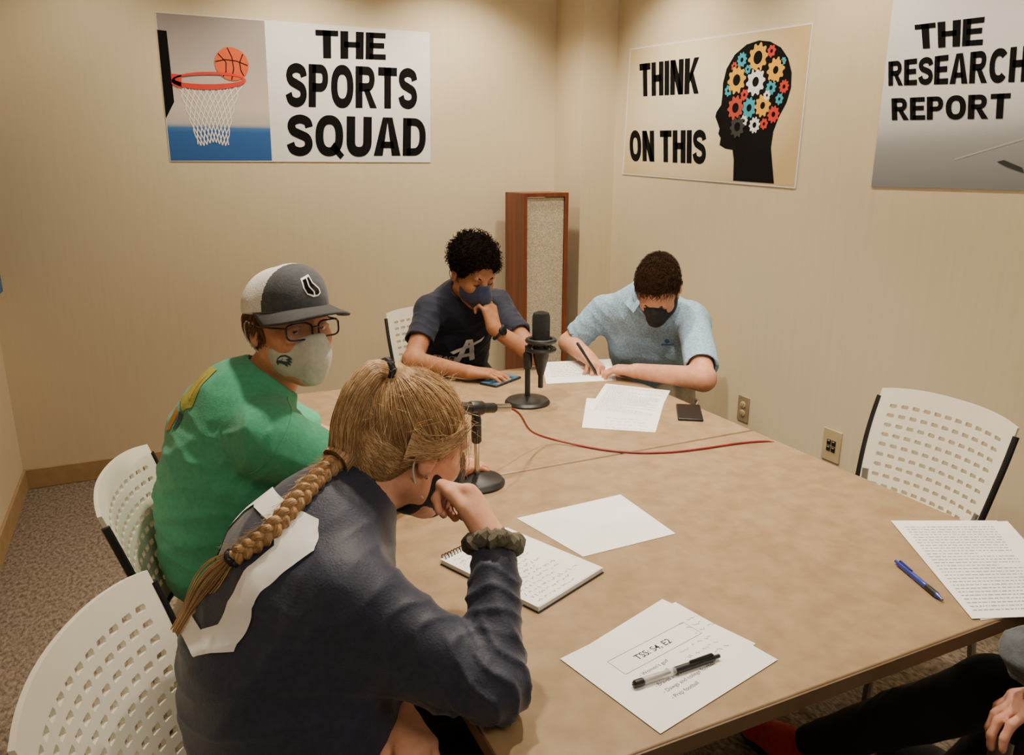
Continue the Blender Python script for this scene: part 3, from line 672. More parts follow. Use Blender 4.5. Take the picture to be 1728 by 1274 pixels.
# ------------------------------------------------------------------ people helpers
GP = 'people seated round the table'
def joints(J):
    return {k: (np.array(v, dtype=float) if isinstance(v, (tuple, list)) and k not in ('w', 'extra', 'drape') else v) for k, v in J.items()}
def body(root, J, hc, R, m, hands, h=.005, closed=False):
    pts = [J[k] for k in ('pel', 'neck', 'shL', 'shR', 'elL', 'elR', 'wrL', 'wrR', 'hipL', 'hipR', 'knL', 'knR', 'anL', 'anR')]+[hc+A_(0, 0, .06)]
    S = around(pts, .21, h); torso(S, J, -.018); legs(S, J, -.004); arms(S, J, 0)
    S.cone(J['neck'], hc+R@A_(0, -.022, -.05), .054*J['a'], .05*J['a'], .03)
    head(S, hc, R, closed)
    tips = [hand(S, **hd) for hd in hands]
    V, Q = S.mesh(); mk('body', V, Q, m, root)
    return V, Q, tips
def shirt(root, J, hc, R, m, sl, name='shirt', infl=.01, seed=1, amp=.004, fr_=38, h=.0055, hem=None, loose=.012, cr=.006):
    pts = [J[k] for k in ('pel', 'neck', 'shL', 'shR')]+[J['el'+s] for s in 'LR']+([J['wrL'], J['wrR']] if sl > 1 else [])
    S = around(pts, .24, h); torso(S, J, infl)
    for a_, b_, ra, rb in J.get('drape', ()): S.cone(a_, b_, ra, rb, .06)
    a = J['a']
    for s in 'LR':
        sh, el, wr = J['sh'+s], J['el'+s], J['wr'+s]
        if sl <= 1:
            e = sh+(el-sh)*sl; S.cone(sh, e, .05*a+loose, (.05-.006*sl)*a+loose*1.15, .035, cap=True)
        else:
            S.cone(sh, el, .05*a+loose, .040*a+loose*.8, .035); e = el+(wr-el)*(sl-1); S.cone(el, e, .042*a+loose*.8, .031*a+loose*.5, .02, cap=True)
    for s in 'LR':
        sh, el, wr = J['sh'+s], J['el'+s], J['wr'+s]
        if sl <= 1: e = sh+(el-sh)*sl; d = nrm(el-sh); S.cone(e-d*.025, e+d*.05, .045*a+.004, .046*a+.005, .004, 's')
    nb = hc+R@A_(0, -.022, -.05)
    S.cone(J['neck'], nb, .054*a+.006, .05*a+.008, .012, 's')
    S.clip(J['pel']-A_(0, 0, (hem or .1)), (0, 0, -1))
    V, Q = S.mesh(); V = folds(V, Q, amp, seed, fr_, 5, 1.5)
    sp_ = []
    for s in 'LR':
        sh, el, wr = J['sh'+s], J['el'+s], J['wr'+s]
        sp_.append((sh+(J['M']-sh)*.25-A_(0, 0, .05), el-sh, .12, cr, 75))
        if sl > 1: sp_ += [(el, nrm(wr-el)+nrm(el-sh), .10, cr*1.2, 95), (el+(wr-el)*.6, wr-el, .08, cr*.7, 110), (sh+(el-sh)*.55, el-sh, .1, cr*.7, 70)]
        else: sp_.append((sh+(el-sh)*sl*.7, el-sh, .09, cr*.7, 80))
    sp_.append((J['waist'], A_(.25, .2, .95), .2, cr*1.1, 55)); sp_.append((J['chest'], A_(.4, -.3, .8), .2, cr*.6, 40))
    V = creases(V, Q, sp_, seed+50); o = mk(name, V, Q, m, root)
    return V, Q, o
def trousers(root, J, m, h=.007, shoes=None, toe=None, seed=3, sole=None):
    pts = [J[k] for k in ('pel', 'hipL', 'hipR', 'knL', 'knR', 'anL', 'anR')]
    S = around(pts, .2, h); ff = nrm(J['ff'])
    S.cone(J['pel']-A_(0, 0, .01), J['pel']+A_(0, 0, .05), J['w'][0]+.002, J['w'][0]-.004, .05, flat=(ff, .74)); legs(S, J, .012)
    S.clip(J['pel']+A_(0, 0, .03), (0, 0, 1))
    V, Q = S.mesh(); V = folds(V, Q, .003, seed, 30); mk('trousers', V, Q, m, root)
    for s in 'LR':
        an = J['an'+s]; t = nrm((toe if toe is not None else ff)*A_(1, 1, 0)); S = around([A_(an[0], an[1], .0), A_(an[0], an[1], .1)+t*.2], .1, .006)
        b = A_(an[0], an[1], .045)-t*.03
        S.cone(b, b+t*.11+A_(0, 0, -.002), .045, .047, .02); S.cone(b+t*.1, b+t*.2+A_(0, 0, -.008), .047, .036, .02); S.cone(b, A_(an[0], an[1], .1), .042, .042, .02)
        S.clip(A_(0, 0, .018), (0, 0, -1)); V, Q = S.mesh(); sh = mk('shoe', V, Q, (shoes or {}).get(s, M['shoe']), root)
        r = np.cross(t, ZV); P = []
        for a in np.linspace(0, 2*PI, 29)[:-1]:
            q = math.cos(a); P.append(A_(b[0], b[1], 0.001)+t*(.085+.15*q)+r*math.sin(a)*(.05 if q < 0 else .05-.006*q))
        MB().prism(P, (0, 0, .022)).build('sole', sole or M['sole'], sh)
def mask(root, c, R, m, strap, peak=.0, up=0, back=.014, wide=.0665):
    L = lambda *a: c+R@np.array(a)
    S = around([L(0, .03, -.05)], .17, .0032)
    S.ell(L(0, .032, -.05+up*.3), (wide, .072, .07+up*.5), R, .02)
    S.cone(L(0, .103, -.012+up*.5), L(0, .1+peak, -.05), .018, .02, k=.04); S.cone(L(0, .1+peak, -.05), L(0, .085, -.098), .02, .02, k=.04)
    S.clip(L(0, back, 0), R@A_(0, -1, 0)); S.clip(L(0, .1, -.002+up), R@A_(0, -.33, 1))
    V, Q = S.mesh(); V = folds(V, Q, .0012, 5, 70, 3); o = mk('face_mask', V, Q, m, root)
    for s in (-1, 1):
        MB().tube(crom([L(s*.063, .02, -.035), L(s*.075, .0, -.012), L(s*.085, -.012, .018), L(s*.087, -.028, .014), L(s*.083, -.034, -.018), L(s*.07, -.012, -.05), L(s*.064, .018, -.075)], 4), .0016, 6).build('mask_strap', strap, o)
    return V, Q, o
def eyes(root, c, R, gaze):
    g = nrm(gaze)
    for s in (-1, 1):
        o = c+R@A_(s*.031, .0765, .003); V = []; F = []; n, m = 20, 14
        G = fr(g)
        for i in range(m+1):
            a = PI*i/m
            for k in range(n):
                b = 2*PI*k/n; V.append(o+.0132*(G@A_(math.sin(a)*math.cos(b), math.cos(a), math.sin(a)*math.sin(b))))
        mi = []
        for i in range(m):
            for k in range(n): F.append((i*n+k, i*n+(k+1) % n, (i+1)*n+(k+1) % n, (i+1)*n+k)); mi.append(2 if i < 1 else 1 if i < 3 else 0)
        mk('eye', V, F, [M['eye_w'], M['iris'], M['pupil']], root, mi=mi)
def brows(root, c, R, m, th=.0035):
    for s in (-1, 1):
        MB().tube([c+R@A_(s*.014, .092, .022), c+R@A_(s*.03, .092, .028), c+R@A_(s*.048, .08, .022)], [th, th*1.2, th*.5], 6).build('eyebrow', m, root)
def collar(root, c, ax, r, tr, m, name='collar'):
    R = fr(ax, (0, 1, .01)) ; P = [c+R@A_(r*math.cos(a), 0, r*math.sin(a)) for a in np.linspace(0, 2*PI, 33)]
    return MB().tube(P, tr, 8, cap=False).build(name, m, root)
def shortstrands(mb, c, R, hc, rr, cond, n, ln, r, flow, rnd=.3, lift=.02):
    k = 0
    while k < n:
        d = nrm(rng.normal(size=3))
        p = A_(*hc)+d*A_(*rr)
        if not cond(p): continue
        k += 1; f = np.array(flow(p))+rng.normal(size=3)*rnd; f = f-d*(f@d); f = nrm(f); lf = rng.uniform(.3, 1.6)*lift
        P = []
        for j in range(4):
            q = p+f*ln*j/3; e = (q-A_(*hc))/A_(*rr); e = e/np.linalg.norm(e); P.append(c+R@(A_(*hc)+e*A_(*rr)*(1.0+lf*math.sqrt(j))))
        mb.tube(P, [r, r, r*.8, r*.3], 3, cap=False)
# ------------------------------------------------------------------ person 1: man in cap, green shirt
hcA = W(488, 550, 1.68); RA = fr((.32, -.93, .05))
J = joints(dict(pel=(.07, 1.80, .635), waist=(.075, 1.79, .75), chest=(.115, 1.775, .88), M=(.155, 1.745, .972), neck=(.215, 1.735, 1.045), shR=(.185, 1.595, .955), shL=(.125, 1.885, .955),
    elR=(.41, 1.60, .785), wrR=(.62, 1.70, .765), elL=(.385, 1.96, .785), wrL=(.6, 1.88, .765), hipL=(.1, 1.9, .56), hipR=(.1, 1.69, .56), knL=(.41, 1.93, .53), knR=(.41, 1.66, .53), anL=(.4, 1.93, .09), anR=(.4, 1.65, .09), ff=nrm((.95, .25, 0)), w=(.16, .15, .158, .108), a=1.05))
pA = thing('person', 'person in green t-shirt, grey and white cap, glasses and pale mask turning to the camera', 'person', (.1, 1.78, 0), group=GP)
V, Q, _ = body(pA, J, hcA, RA, M['skA'], [dict(wr=J['wrR'], d=(.9, .4, -.05), n=(0, 0, -1), right=True), dict(wr=J['wrL'], d=(.9, -.4, -.05), n=(0, 0, -1), right=False)], .0042)
V, Q, sA = shirt(pA, J, hcA, RA, M['green'], .72, 't_shirt', seed=4, amp=.004, fr_=24, loose=.017, infl=.012, cr=.010); tA = bvh(V, Q)
trousers(pA, J, M['jean'])
dA = nrm((.78, .12, -.6)); eyA = nrm((.55, .1, .8)); exA = nrm(np.cross(dA, eyA)); Ob = W(350, 688, 1.70)-dA*.4
for pl, mm, of in (([(-.045, .08), (.03, .085), (.04, .03), (.035, -.01), (.0, -.03), (-.05, -.015)], 'olive', .002), ([(-.03, .06), (.015, .065), (.02, .0), (-.02, .005)], 'pyell', .0027), ([(-.055, -.03), (-.02, -.038), (-.025, -.08), (-.05, -.09)], 'ochre', .002), ([(-.015, -.035), (.005, -.035), (.0, -.07), (-.015, -.075)], 'logo', .002)):
    decal('back_print', [pl], Ob, exA, eyA, dA, tA, M[mm], sA, off=of, step=.01)
# shoulder seam of the near sleeve
sh, el = J['shR'], J['elR']; axs = nrm(el-sh); Gs = fr(axs, (0, 1, .2)); P = []
for a in np.linspace(0, 2*PI, 60):
    dr = Gs@A_(math.cos(a), 0, math.sin(a)); o_ = sh+axs*.0+dr*.3; h_ = tA.ray_cast(Vector(o_), Vector(-dr), .3)
    if h_[0] is not None and np.linalg.norm(np.array(h_[0])-sh) < .11: P.append(np.array(h_[0])+dr*.0006)
run = []; best = []
for p in P+P:
    if run and np.linalg.norm(p-run[-1]) > .02: run = []
    run = run+[p]
    if len(run) > len(best) and len(run) <= len(P): best = run
if len(best) > 4: MB().tube(best, .0014, 6).build('sleeve_seam', M['green'], sA)
LA = lambda *a: hcA+RA@np.array(a)
eyes(pA, hcA, RA, CAM-hcA); brows(pA, hcA, RA, M['hairA'])
Vm, Qm, mo = mask(pA, hcA, RA, M['mask_g'], M['strap'], .004, -.008, -.004, .067); tm = bvh(Vm, Qm)
ox = RA@nrm((.75, .66, 0)); ex_ = nrm(np.cross(RA[:, 2], ox))
mo_o = LA(.046, .062, -.06)+ox*.15
E_ = lambda pl: [(x*.82, y*.82) for x, y in pl]
decal('mask_emblem', [E_([(-.024, -.004), (-.019, .007), (-.008, .015), (.006, .017), (.018, .012), (.026, .004), (.017, .005), (.024, -.005), (.014, -.002), (.019, -.012), (.008, -.007), (.009, -.016), (-.001, -.009), (-.009, -.006), (-.016, -.005), (-.02, -.012)])], mo_o, ex_, RA[:, 2], -ox, tm, M['logo'], mo, off=.0012, step=.005)
decal('mask_emblem', [E_([(-.018, .003), (-.008, .010), (.004, .012), (.014, .008), (.004, .005), (.012, .0), (.0, .001), (-.006, .003)])], mo_o, ex_, RA[:, 2], -ox, tm, M['mask_g'], mo, off=.0018, step=.005)
decal('mask_emblem', [E_([(-.008, .005), (-.002, .008), (.001, .005)])], mo_o, ex_, RA[:, 2], -ox, tm, M['logo'], mo, off=.0024, step=.005)
S = around([LA(0, -.02, .02)], .15, .004); S.ell(LA(0, -.014, .018), (.082, .1, .092), RA); S.clip(LA(0, .018, 0), RA@A_(0, 1, .1)); S.clip(LA(0, -.03, -.052), RA@A_(0, .5, -1))
V, Q = S.mesh(); hrA = mk('hair', V, Q, M['hairA'], pA)
mb = MB(); shortstrands(mb, hcA, RA, (0, -.014, .018), (.0825, .1005, .0925), lambda p: p[1] < .020 and -.056+.5*(p[1]+.03) < p[2] < .04, 1100, .024, .0009, lambda p: (0, -.35, -1), .35, .04); mb.build('hair_strands', M['hairA'], hrA, angle=None)
S = around([LA(0, 0, .08)], .17, .0035); S.ell(LA(0, -.014, .038), (.086, .107, .09), RA); S.ell(LA(0, .046, .078), (.06, .05, .056), RA, .04); S.clip(LA(0, 0, .036), RA@A_(0, .06, -1))
V, Q = S.mesh(); q = (V[Q].mean(1)-hcA)@RA; mi = np.where(q[:, 1] > .036+.1*(q[:, 2]-.05), 0, 1)
cp = mk('cap', V, Q, [M['capg'], M['capw']], pA, mi=mi); tc = bvh(V, Q)
MB().lathe([(.008, 0), (.007, .004), (.002, .006)], LA(0, -.012, .126), RA[:, 2], 14).build('cap_button', M['capg'], cp)
Vv = []; Fv = []; na, nb = 24, 8
for i in range(na+1):
    a = math.radians(-78+156*i/na)
    for j in range(nb+1):
        s = j/nb; ca, sa = math.cos(a), math.sin(a)
        r_ = .085*sa; f_ = -.012+.108*ca; f_ += s*.097*max(0, ca)**.5; r_ += s*.006*sa
        Vv.append(LA(r_, f_, .045-.004*s-.020*sa*sa*s-.006*sa*sa))
for i in range(na):
    for j in range(nb): k = i*(nb+1)+j; Fv.append((k, k+1, k+nb+2, k+nb+1))
o = mk('brim', Vv, Fv, M['brim'], cp); so = o.modifiers.new('t', 'SOLIDIFY'); so.thickness = .004
Oc = LA(-.004, .3, .089)
# a pair of stockings lying together, toes to the lower right
em = lambda pl, m, o_: decal('cap_emblem', [[(x*.95, y*.95) for x, y in pl]], Oc, -RA[:, 0], RA[:, 2], -RA[:, 1], tc, m, cp, off=o_, step=.005)
em([(-.016, .020), (.006, .027), (.010, .010), (.024, -.004), (.026, -.014), (.018, -.020), (.004, -.021), (-.010, -.014), (-.016, .0)], M['white'], .0011)
em([(-.0125, .0165), (-.004, .0192), (-.0035, .002), (.006, -.010), (.006, -.017), (-.0085, -.0115), (-.0128, .0)], M['pupil'], .0017)
em([(-.001, .0202), (.004, .0222), (.0072, .0085), (.0205, -.005), (.0222, -.0125), (.017, -.0168), (.0098, -.0172), (.0095, -.009), (-.0002, .003)], M['pupil'], .0017)
gl_ = thing('spectacles', 'dark framed spectacles worn by the man in the green shirt', 'glasses', LA(0, .1, .0))
m_ = MB(); lens = []
for s in (-1, 1):
    P = []
    for a in np.linspace(0, 2*PI, 41):
        ca, sa = math.cos(a), math.sin(a)
        P.append(LA(s*.034+.027*math.copysign(abs(ca)**.5, ca), .114-.012*abs(s*.034+.027*ca)/.06, .002+.017*math.copysign(abs(sa)**.6, sa)))
    m_.tube(P, .002, 8, cap=False); lens.append(P[:-1])
m_.tube([LA(-.008, .115, .008), LA(0, .117, .010), LA(.008, .115, .008)], .002, 8); m_.build('frame', M['frame'], gl_)
for s in (-1, 1): MB().tube([LA(s*.061, .102, .011), LA(s*.076, .07, .012), LA(s*.083, .0, .012), LA(s*.083, -.02, .004), LA(s*.08, -.035, -.012)], .0022, 8).build('temple', M['frame'], gl_)
for P in lens: MB().poly(P).build('lens', M['lens'], gl_)
# ------------------------------------------------------------------ person 2: woman with braid
hcB = A_(.362, 1.19, 1.052); RB = fr((.93, .2, -.42))
J = joints(dict(pel=(.085, 1.13, .63), waist=(.085, 1.135, .75), chest=(.15, 1.15, .86), M=(.22, 1.155, .93), neck=(.27, 1.17, .985), shR=(.205, 1.015, .905), shL=(.24, 1.29, .92),
    elR=(.378, .872, .785), wrR=(.434, 1.0, .937), elL=(.29, 1.28, .74), wrL=(.275, 1.0, .665), hipL=(.1, 1.23, .56), hipR=(.1, 1.02, .56), knL=(.45, 1.26, .53), knR=(.45, 1.0, .53), anL=(.42, 1.26, .09), anR=(.42, 1.0, .09), ff=nrm((.97, -.09, 0)), w=(.155, .14, .142, .1), a=.92,
    extra=((A_(.17, 1.12, .84), A_(.17, 1.09, .68), .095, .11),), drape=((A_(.19, 1.03, .85), A_(.325, .925, .775), .065, .05), (A_(.16, 1.06, .78), A_(.19, 1.02, .64), .09, .085))))
pB = thing('person', 'person with blonde braid in navy long sleeved jersey resting chin on hand', 'person', (.1, 1.13, 0), group=GP)
V, Q, _ = body(pB, J, hcB, RB, M['skB'], [dict(wr=J['wrR'], d=(-.1, .72, .7), n=(-.75, .3, -.4), right=True, curl=(50, 75, 45), thumb=(.9, .35, .2), sc=.96), dict(wr=J['wrL'], d=(.05, -1, .05), n=(-.2, 0, -1), right=False, curl=(25, 30, 20), sc=.85)], .0045, True)
V, Q, sB = shirt(pB, J, hcB, RB, M['navy'], 1.93, 'jersey', seed=11, amp=.0040, fr_=22, infl=.008, loose=.012, cr=.009, h=.005); tB = bvh(V, Q)
trousers(pB, J, M['blackp'], seed=8)
eyB = nrm(J['neck']-J['pel']); fB = nrm((.97, -.09, 0)); fB = nrm(fB-eyB*(fB@eyB)); latB = nrm(np.cross(fB, eyB))
def octo(w, h, c): return [(-w+c, h), (w-c, h), (w, h-c), (w, -h+c), (w-c, -h), (-w+c, -h), (-w, -h+c), (-w, h-c)]
h_ = tB.ray_cast(Vector(CAM), Vector(nrm(ray(412, 990))), 3)
nc_ = np.array(h_[0])-latB*.078
decal('jersey_number', ring(octo(.1, .118, .036), octo(.068, .086, .022)), nc_-fB*.4, latB, eyB, fB, tB, M['white'], sB, off=.003, step=.006, gap=6)
LB = lambda *a: hcB+RB@np.array(a)
mask(pB, hcB, RB, M['mask_k'], M['strap'], -.002, .006, .006)
tie = A_(0, -.074, .106)
S = around([LB(0, -.02, .02)], .18, .0035); hc_ = (0, -.014, .03); rr_ = (.0805, .1035, .0905)
S.ell(LB(*hc_), rr_, RB); S.ell(LB(0, -.063, -.033), (.058, .048, .053), RB, .03); S.clip(LB(0, .036, 0), RB@A_(0, 1, -.62)); S.cone(LB(0, -.055, .085), LB(*tie), .03, .018, .03)
V, Q = S.mesh(); hrB = mk('hair', V, Q, M['hairB'], pB); thB = bvh(V, Q)
def pick(): return int(rng.choice([0, 0, 1, 1, 1, 2, 2]))
mb = MB(); td = (tie-A_(*hc_))/A_(*rr_); td = td/np.linalg.norm(td); k = 0
while k < 9000:
    d = nrm(rng.normal(size=3)); p = A_(*hc_)+d*A_(*rr_)
    if p[1] > .036+.62*p[2]+.003+rng.normal()*.004 or p[2] < -.075 or d@td > .985: continue
    k += 1; P = []; w = math.acos(max(-1, min(1, d@td))); lift = rng.uniform(1.0, 1.014); wv = rng.normal(size=3)*.0022; ph = rng.uniform(0, 6)
    for j in range(9):
        t = j/8; e = (math.sin((1-t)*w)*d+math.sin(t*w)*td)/math.sin(w); q = A_(*hc_)+e*A_(*rr_)*(lift+.003*math.sin(t*PI*3+ph))+wv*math.sin(t*PI)
        if t > .8: q = q*(1-(t-.8)*2.5)+(tie+rng.normal(size=3)*.006)*((t-.8)*2.5)
        P.append(LB(*q))
    mb.cur = pick(); mb.tube(P, [.0002]+[.00038]*7+[.0003], 3, cap=False)
for k in range(520):   # hair swept over the top of the ears
    s = rng.choice([-1, 1]); r1 = rng.normal(); p0 = A_(s*.073, .048+.006*r1, .048+.012*rng.normal()); p1 = A_(s*(.0905+rng.uniform(0, .003)), .002, .016+.008*rng.normal()); p2 = A_(s*.082, -.055, .012+.016*rng.normal())
    mb.cur = pick(); mb.tube([LB(*((1-t)**2*p0+2*t*(1-t)*(2*p1-.5*p0-.5*p2)+t*t*p2)) for t in np.linspace(0, 1, 8)], .0004, 3, cap=False)
for k in range(1700):   # hair of the nape drawn into the braid
    s = rng.uniform(-1, 1); p0 = A_(s*.07, -.02-.05*(1-abs(s))+rng.normal()*.006, -.03-.05*(1-abs(s)*.6)+rng.uniform(-.012, .05)); goal = A_(.02, -.12, .0+rng.uniform(-.02, .03)); P = []
    for j in range(7):
        t = j/6; q = LB(*(p0*(1-t)+goal*t)); cc = LB(0, -.045, -.01); dr = nrm(q-cc); h = thB.ray_cast(Vector(cc), Vector(dr), .3)
        P.append((np.array(h[0]) if h[0] is not None else q)+dr*rng.uniform(.0004, .0016))
    mb.cur = pick(); mb.tube(P, .0004, 3, cap=False)
for k in range(420):   # flyaway hairs on the crown
    d = nrm(rng.normal(size=3)*A_(1, 1, .6)+A_(0, -.1, .6)); p = A_(*hc_)+d*A_(*rr_)
    if p[1] > .02+.62*p[2]: continue
    f = nrm(np.cross(d, rng.normal(size=3))); ls = rng.uniform(.4, 1.6); P = [LB(*(p+d*.0022*j*j*.3*ls+f*.009*j)) for j in range(6)]; mb.cur = int(rng.choice([1, 2])); mb.tube(P, .0002, 3, cap=False)
for k in range(70):    # wisps falling beside the face
    s = rng.choice([-1, 1]); p0 = A_(s*(.072+rng.normal()*.004), .05+rng.normal()*.01, .045+rng.normal()*.01)
    P = [LB(*(p0+A_(s*.004*math.sin(j*.6), .004*j*rng.uniform(.6, 1.3), -.012*j))) for j in range(6)]; mb.cur = 2; mb.tube(P, .0003, 3, cap=False)
mb.build('hair_strands', HB, hrB, angle=None)
path = [LB(*tie), LB(.006, -.112, .10), LB(.010, -.130, .06), LB(.012, -.132, .01), LB(.014, -.120, -.04), W(528, 815, 1.17)]
camv = Vector(CAM)
for px, py in ((498, 850), (462, 892), (428, 920), (394, 940), (370, 968), (344, 1000), (322, 1030), (302, 1060)):
    h = tB.ray_cast(camv, Vector(nrm(ray(px, py))), 3); r_ = nrm(ray(px, py))
    path.append(np.array(h[0])-r_*.013 if h[0] is not None else path[-1]+A_(-.022, -.004, -.03))
def resample(P, n):
    P = np.array(P); s = np.r_[0, np.cumsum(np.linalg.norm(np.diff(P, axis=0), axis=1))]; u = np.linspace(0, s[-1], n)
    Q_ = np.stack([np.interp(u, s, P[:, i]) for i in range(3)], 1)
    for _ in range(3): Q_[1:-1] = .25*Q_[:-2]+.5*Q_[1:-1]+.25*Q_[2:]
    return Q_, s[-1]
PP, Ln = resample(path, 120); nn = len(PP)
i_st = int(np.argmin(np.linalg.norm(PP-path[4], axis=1))); i_el = int(np.argmin(np.linalg.norm(PP-path[9], axis=1)))
def pframe(i):
    p = PP[i]; t = nrm(PP[min(i+1, nn-1)]-PP[max(i-1, 0)]); v = nrm(CAM-p); x = nrm(np.cross(t, v)); return p, t, x, np.cross(x, t)
prad = lambda i: .012+.009*math.sin(min(1, i/max(1, i_st)*1.6)*PI/2)
mb = MB(); mb.tube([PP[i] for i in range(0, i_st+4)], [prad(i) for i in range(0, i_st+4)], 12)
mb.build('ponytail', M['hairB'], hrB, angle=None)
mb = MB()
for k in range(1300):
    a_ = rng.uniform(0, 2*PI); rr0 = rng.uniform(.92, 1.12); P = []
    for i in range(0, i_st+5, 2):
        p, t, x, y = pframe(i); ra = (prad(i)+.001)*rr0; aa = a_+.3*math.sin(i*.08+k)
        P.append(p+ra*(x*math.cos(aa)+y*math.sin(aa)))
    mb.cur = pick(); mb.tube(P, .0004, 3, cap=False)
mb.build('ponytail_strands', HB, hrB, angle=None)
BR, BW = .0078, .0080
def brd(i, st): return (i-i_st)/120*Ln/.048*2*PI+st*2*PI/3, min(1, (i-i_st)/4+.4), BR*(1-.2*(i-i_st)/(i_el-i_st))
mb = MB()
for st in range(3):
    P = []; rad = []
    for i in range(i_st, i_el):
        p, t, x, y = pframe(i); ph, am, r1 = brd(i, st)
        P.append(p+x*BW*am*math.sin(ph)+y*.0045*am*math.sin(2*ph)); rad.append(r1*(1+.12*math.sin(ph*2)))
    mb.tube(P, rad, 10)
mb.build('braid', M['hairB'], hrB, angle=None)
mb = MB()
for st in range(3):
    for k in range(110):
        a_ = rng.uniform(0, 2*PI); P = []; sp_ = rng.uniform(.97, 1.18)
        for i in range(i_st, i_el):
            p, t, x, y = pframe(i); ph, am, r1 = brd(i, st); aa = a_+i*.1
            P.append(p+x*(BW*am*math.sin(ph)+r1*sp_*math.cos(aa))+y*(.0045*am*math.sin(2*ph)+r1*sp_*math.sin(aa)))
        mb.cur = pick(); mb.tube(P, .00036, 3, cap=False)
for k in range(300):   # frizz
    i = rng.integers(i_st, i_el); p, t, x, y = pframe(i); s = rng.choice([-1, 1]); q = p+x*s*.0125
    mb.cur = 2; mb.tube([q, q+x*s*.004+t*.01, q+x*s*.006*rng.uniform(.5, 2.4)+t*.022], .00022, 3, cap=False)
for k in range(220):   # tail below the elastic
    o1, o2 = rng.normal(size=2)*.005; P = []
    for i in range(i_el, nn):
        p, t, x, y = pframe(i); a = (i-i_el)/(nn-i_el); sp_ = .8+1.1*math.sin(min(1, a*1.3)*PI)
        P.append(p+x*o1*sp_+y*o2*sp_*.7)
    mb.cur = pick(); mb.tube(P, [.0009]*(len(P)-2)+[.0009, .0004], 3, cap=False)
mb.build('braid_strands', HB, hrB, angle=None)
def torus(c, ax, R0, r0, m, root, name, wob=0, nb_=11):
    G = fr(ax, (.3, .2, .9)); P = [c+G@A_((R0+wob*.3*math.sin(nb_*a))*math.cos(a), wob*math.sin(nb_*1.3*a), (R0+wob*.3*math.sin(nb_*a))*math.sin(a)) for a in np.linspace(0, 2*PI, 61)]
    return MB().tube(P, [r0*(1+.2*math.sin(nb_*2*a)*(wob > 0)) for a in np.linspace(0, 2*PI, 61)], 9, cap=False).build(name, m, root)
torus(PP[3], PP[5]-PP[1], .016, .007, M['elastic'], hrB, 'hair_elastic', .0015)
torus(PP[i_el], PP[min(i_el+2, nn-1)]-PP[i_el-2], .010, .005, M['elastic'], hrB, 'hair_elastic', .001)
dW = nrm(J['wrR']-J['elR'])
torus(J['wrR']-dW*.002, dW, .036, .013, M['scr'], pB, 'scrunchie', .004)
MB().lathe([(.003, 0), (.003, .002), (.001, .003)], LB(.086, -.004, -.036), RB[:, 0], 10).build('earring', M['chrome'], pB)
collar(pB, J['neck']+nrm(hcB-J['neck'])*.012, nrm((LB(0, -.022, -.05)-J['neck'])), .06, .006, M['navy'])
# ------------------------------------------------------------------ person 3: curly haired man
hcC = A_(1.148, 2.83, 1.10); RC = fr((.14, -.86, -.38))
J = joints(dict(pel=(1.20, 3.2, .635), waist=(1.18, 3.14, .74), chest=(1.16, 3.05, .86), M=(1.145, 2.96, .955), neck=(1.145, 2.90, 1.015), shR=(1.0, 2.93, .945), shL=(1.29, 2.93, .945),
    elR=(.87, 2.77, .785), wrR=(1.02, 2.585, .768), elL=(1.335, 2.66, .785), wrL=(1.182, 2.70, .893), hipL=(1.29, 3.16, .56), hipR=(1.09, 3.16, .56), knL=(1.30, 2.78, .53), knR=(1.08, 2.78, .53), anL=(1.30, 2.75, .09), anR=(1.08, 2.75, .09), ff=nrm((0, -1, 0)), w=(.148, .138, .146, .098), a=.96))
pC = thing('person', 'person with black curly hair in navy t-shirt and navy mask, hand at chin', 'person', (1.2, 3.1, 0), group=GP)
V, Q, _ = body(pC, J, hcC, RC, M['skC'], [dict(wr=J['wrR'], d=(.88, -.45, -.06), n=(0, 0, -1), right=True, curl=(12, 18, 14), sc=1.0), dict(wr=J['wrL'], d=(-.08, .36, .9), n=(-.45, .75, -.3), right=False, curl=(30, 55, 40), thumb=(.95, .3, .2), sc=1.0)], .0048, True)
V, Q, sC = shirt(pC, J, hcC, RC, M['navyT'], .62, 't_shirt', seed=21, amp=.0038, loose=.010, infl=.008); tC = bvh(V, Q)
trousers(pC, J, M['blackp'], seed=9)
LC = lambda *a: hcC+RC@np.array(a)
mask(pC, hcC, RC, M['mask_n'], M['mask_n'], .008, .002); brows(pC, hcC, RC, M['hairC'])
for s in (-1, 1): MB().tube([LC(s*.020, .0885, -.002), LC(s*.031, .0905, -.005), LC(s*.043, .0845, -.002)], .0014, 6).build('eyelashes', M['hairC'], pC)
def tpolys(s, size, bold, cx=0, cy=0):
    V_, F_ = text2d(s, bold); c = (V_.min(0)+V_.max(0))/2; V_ = (V_-c)*size; return [[(V_[i][0]+cx, V_[i][1]+cy) for i in f] for f in F_]
h_ = tC.ray_cast(camv, Vector(nrm(ray(788, 592))), 4); Oc = np.array(h_[0])-A_(0, .5, .1)
dC = nrm((0, .98, .2))
def bpolys(s, size, cx=0, cy=0):
    V_, F_ = block2d(s); c = (V_.min(0)+V_.max(0))/2; V_ = (V_-c)*size; return [[(V_[i][0]+cx, V_[i][1]+cy) for i in f] for f in F_]
for ch_poly in bpolys('A', .12): decal('shirt_lettering', [ch_poly], Oc, A_(1, 0, 0), ZV, dC, tC, M['white'], sC, off=.003, step=.012)
decal('shirt_lettering', tpolys('TRACK', .030, .02, -.08, -.035), Oc, A_(1, 0, 0), ZV, dC, tC, M['white'], sC, off=.003, step=.012)
decal('shirt_swoosh', [[(-.075, .0), (-.03, .022), (.05, .05), (.075, .062), (.06, .04), (-.02, .008), (-.06, -.012)]], Oc, A_(1, 0, 0), ZV, dC, tC, M['white'], sC, off=.0035, step=.012)
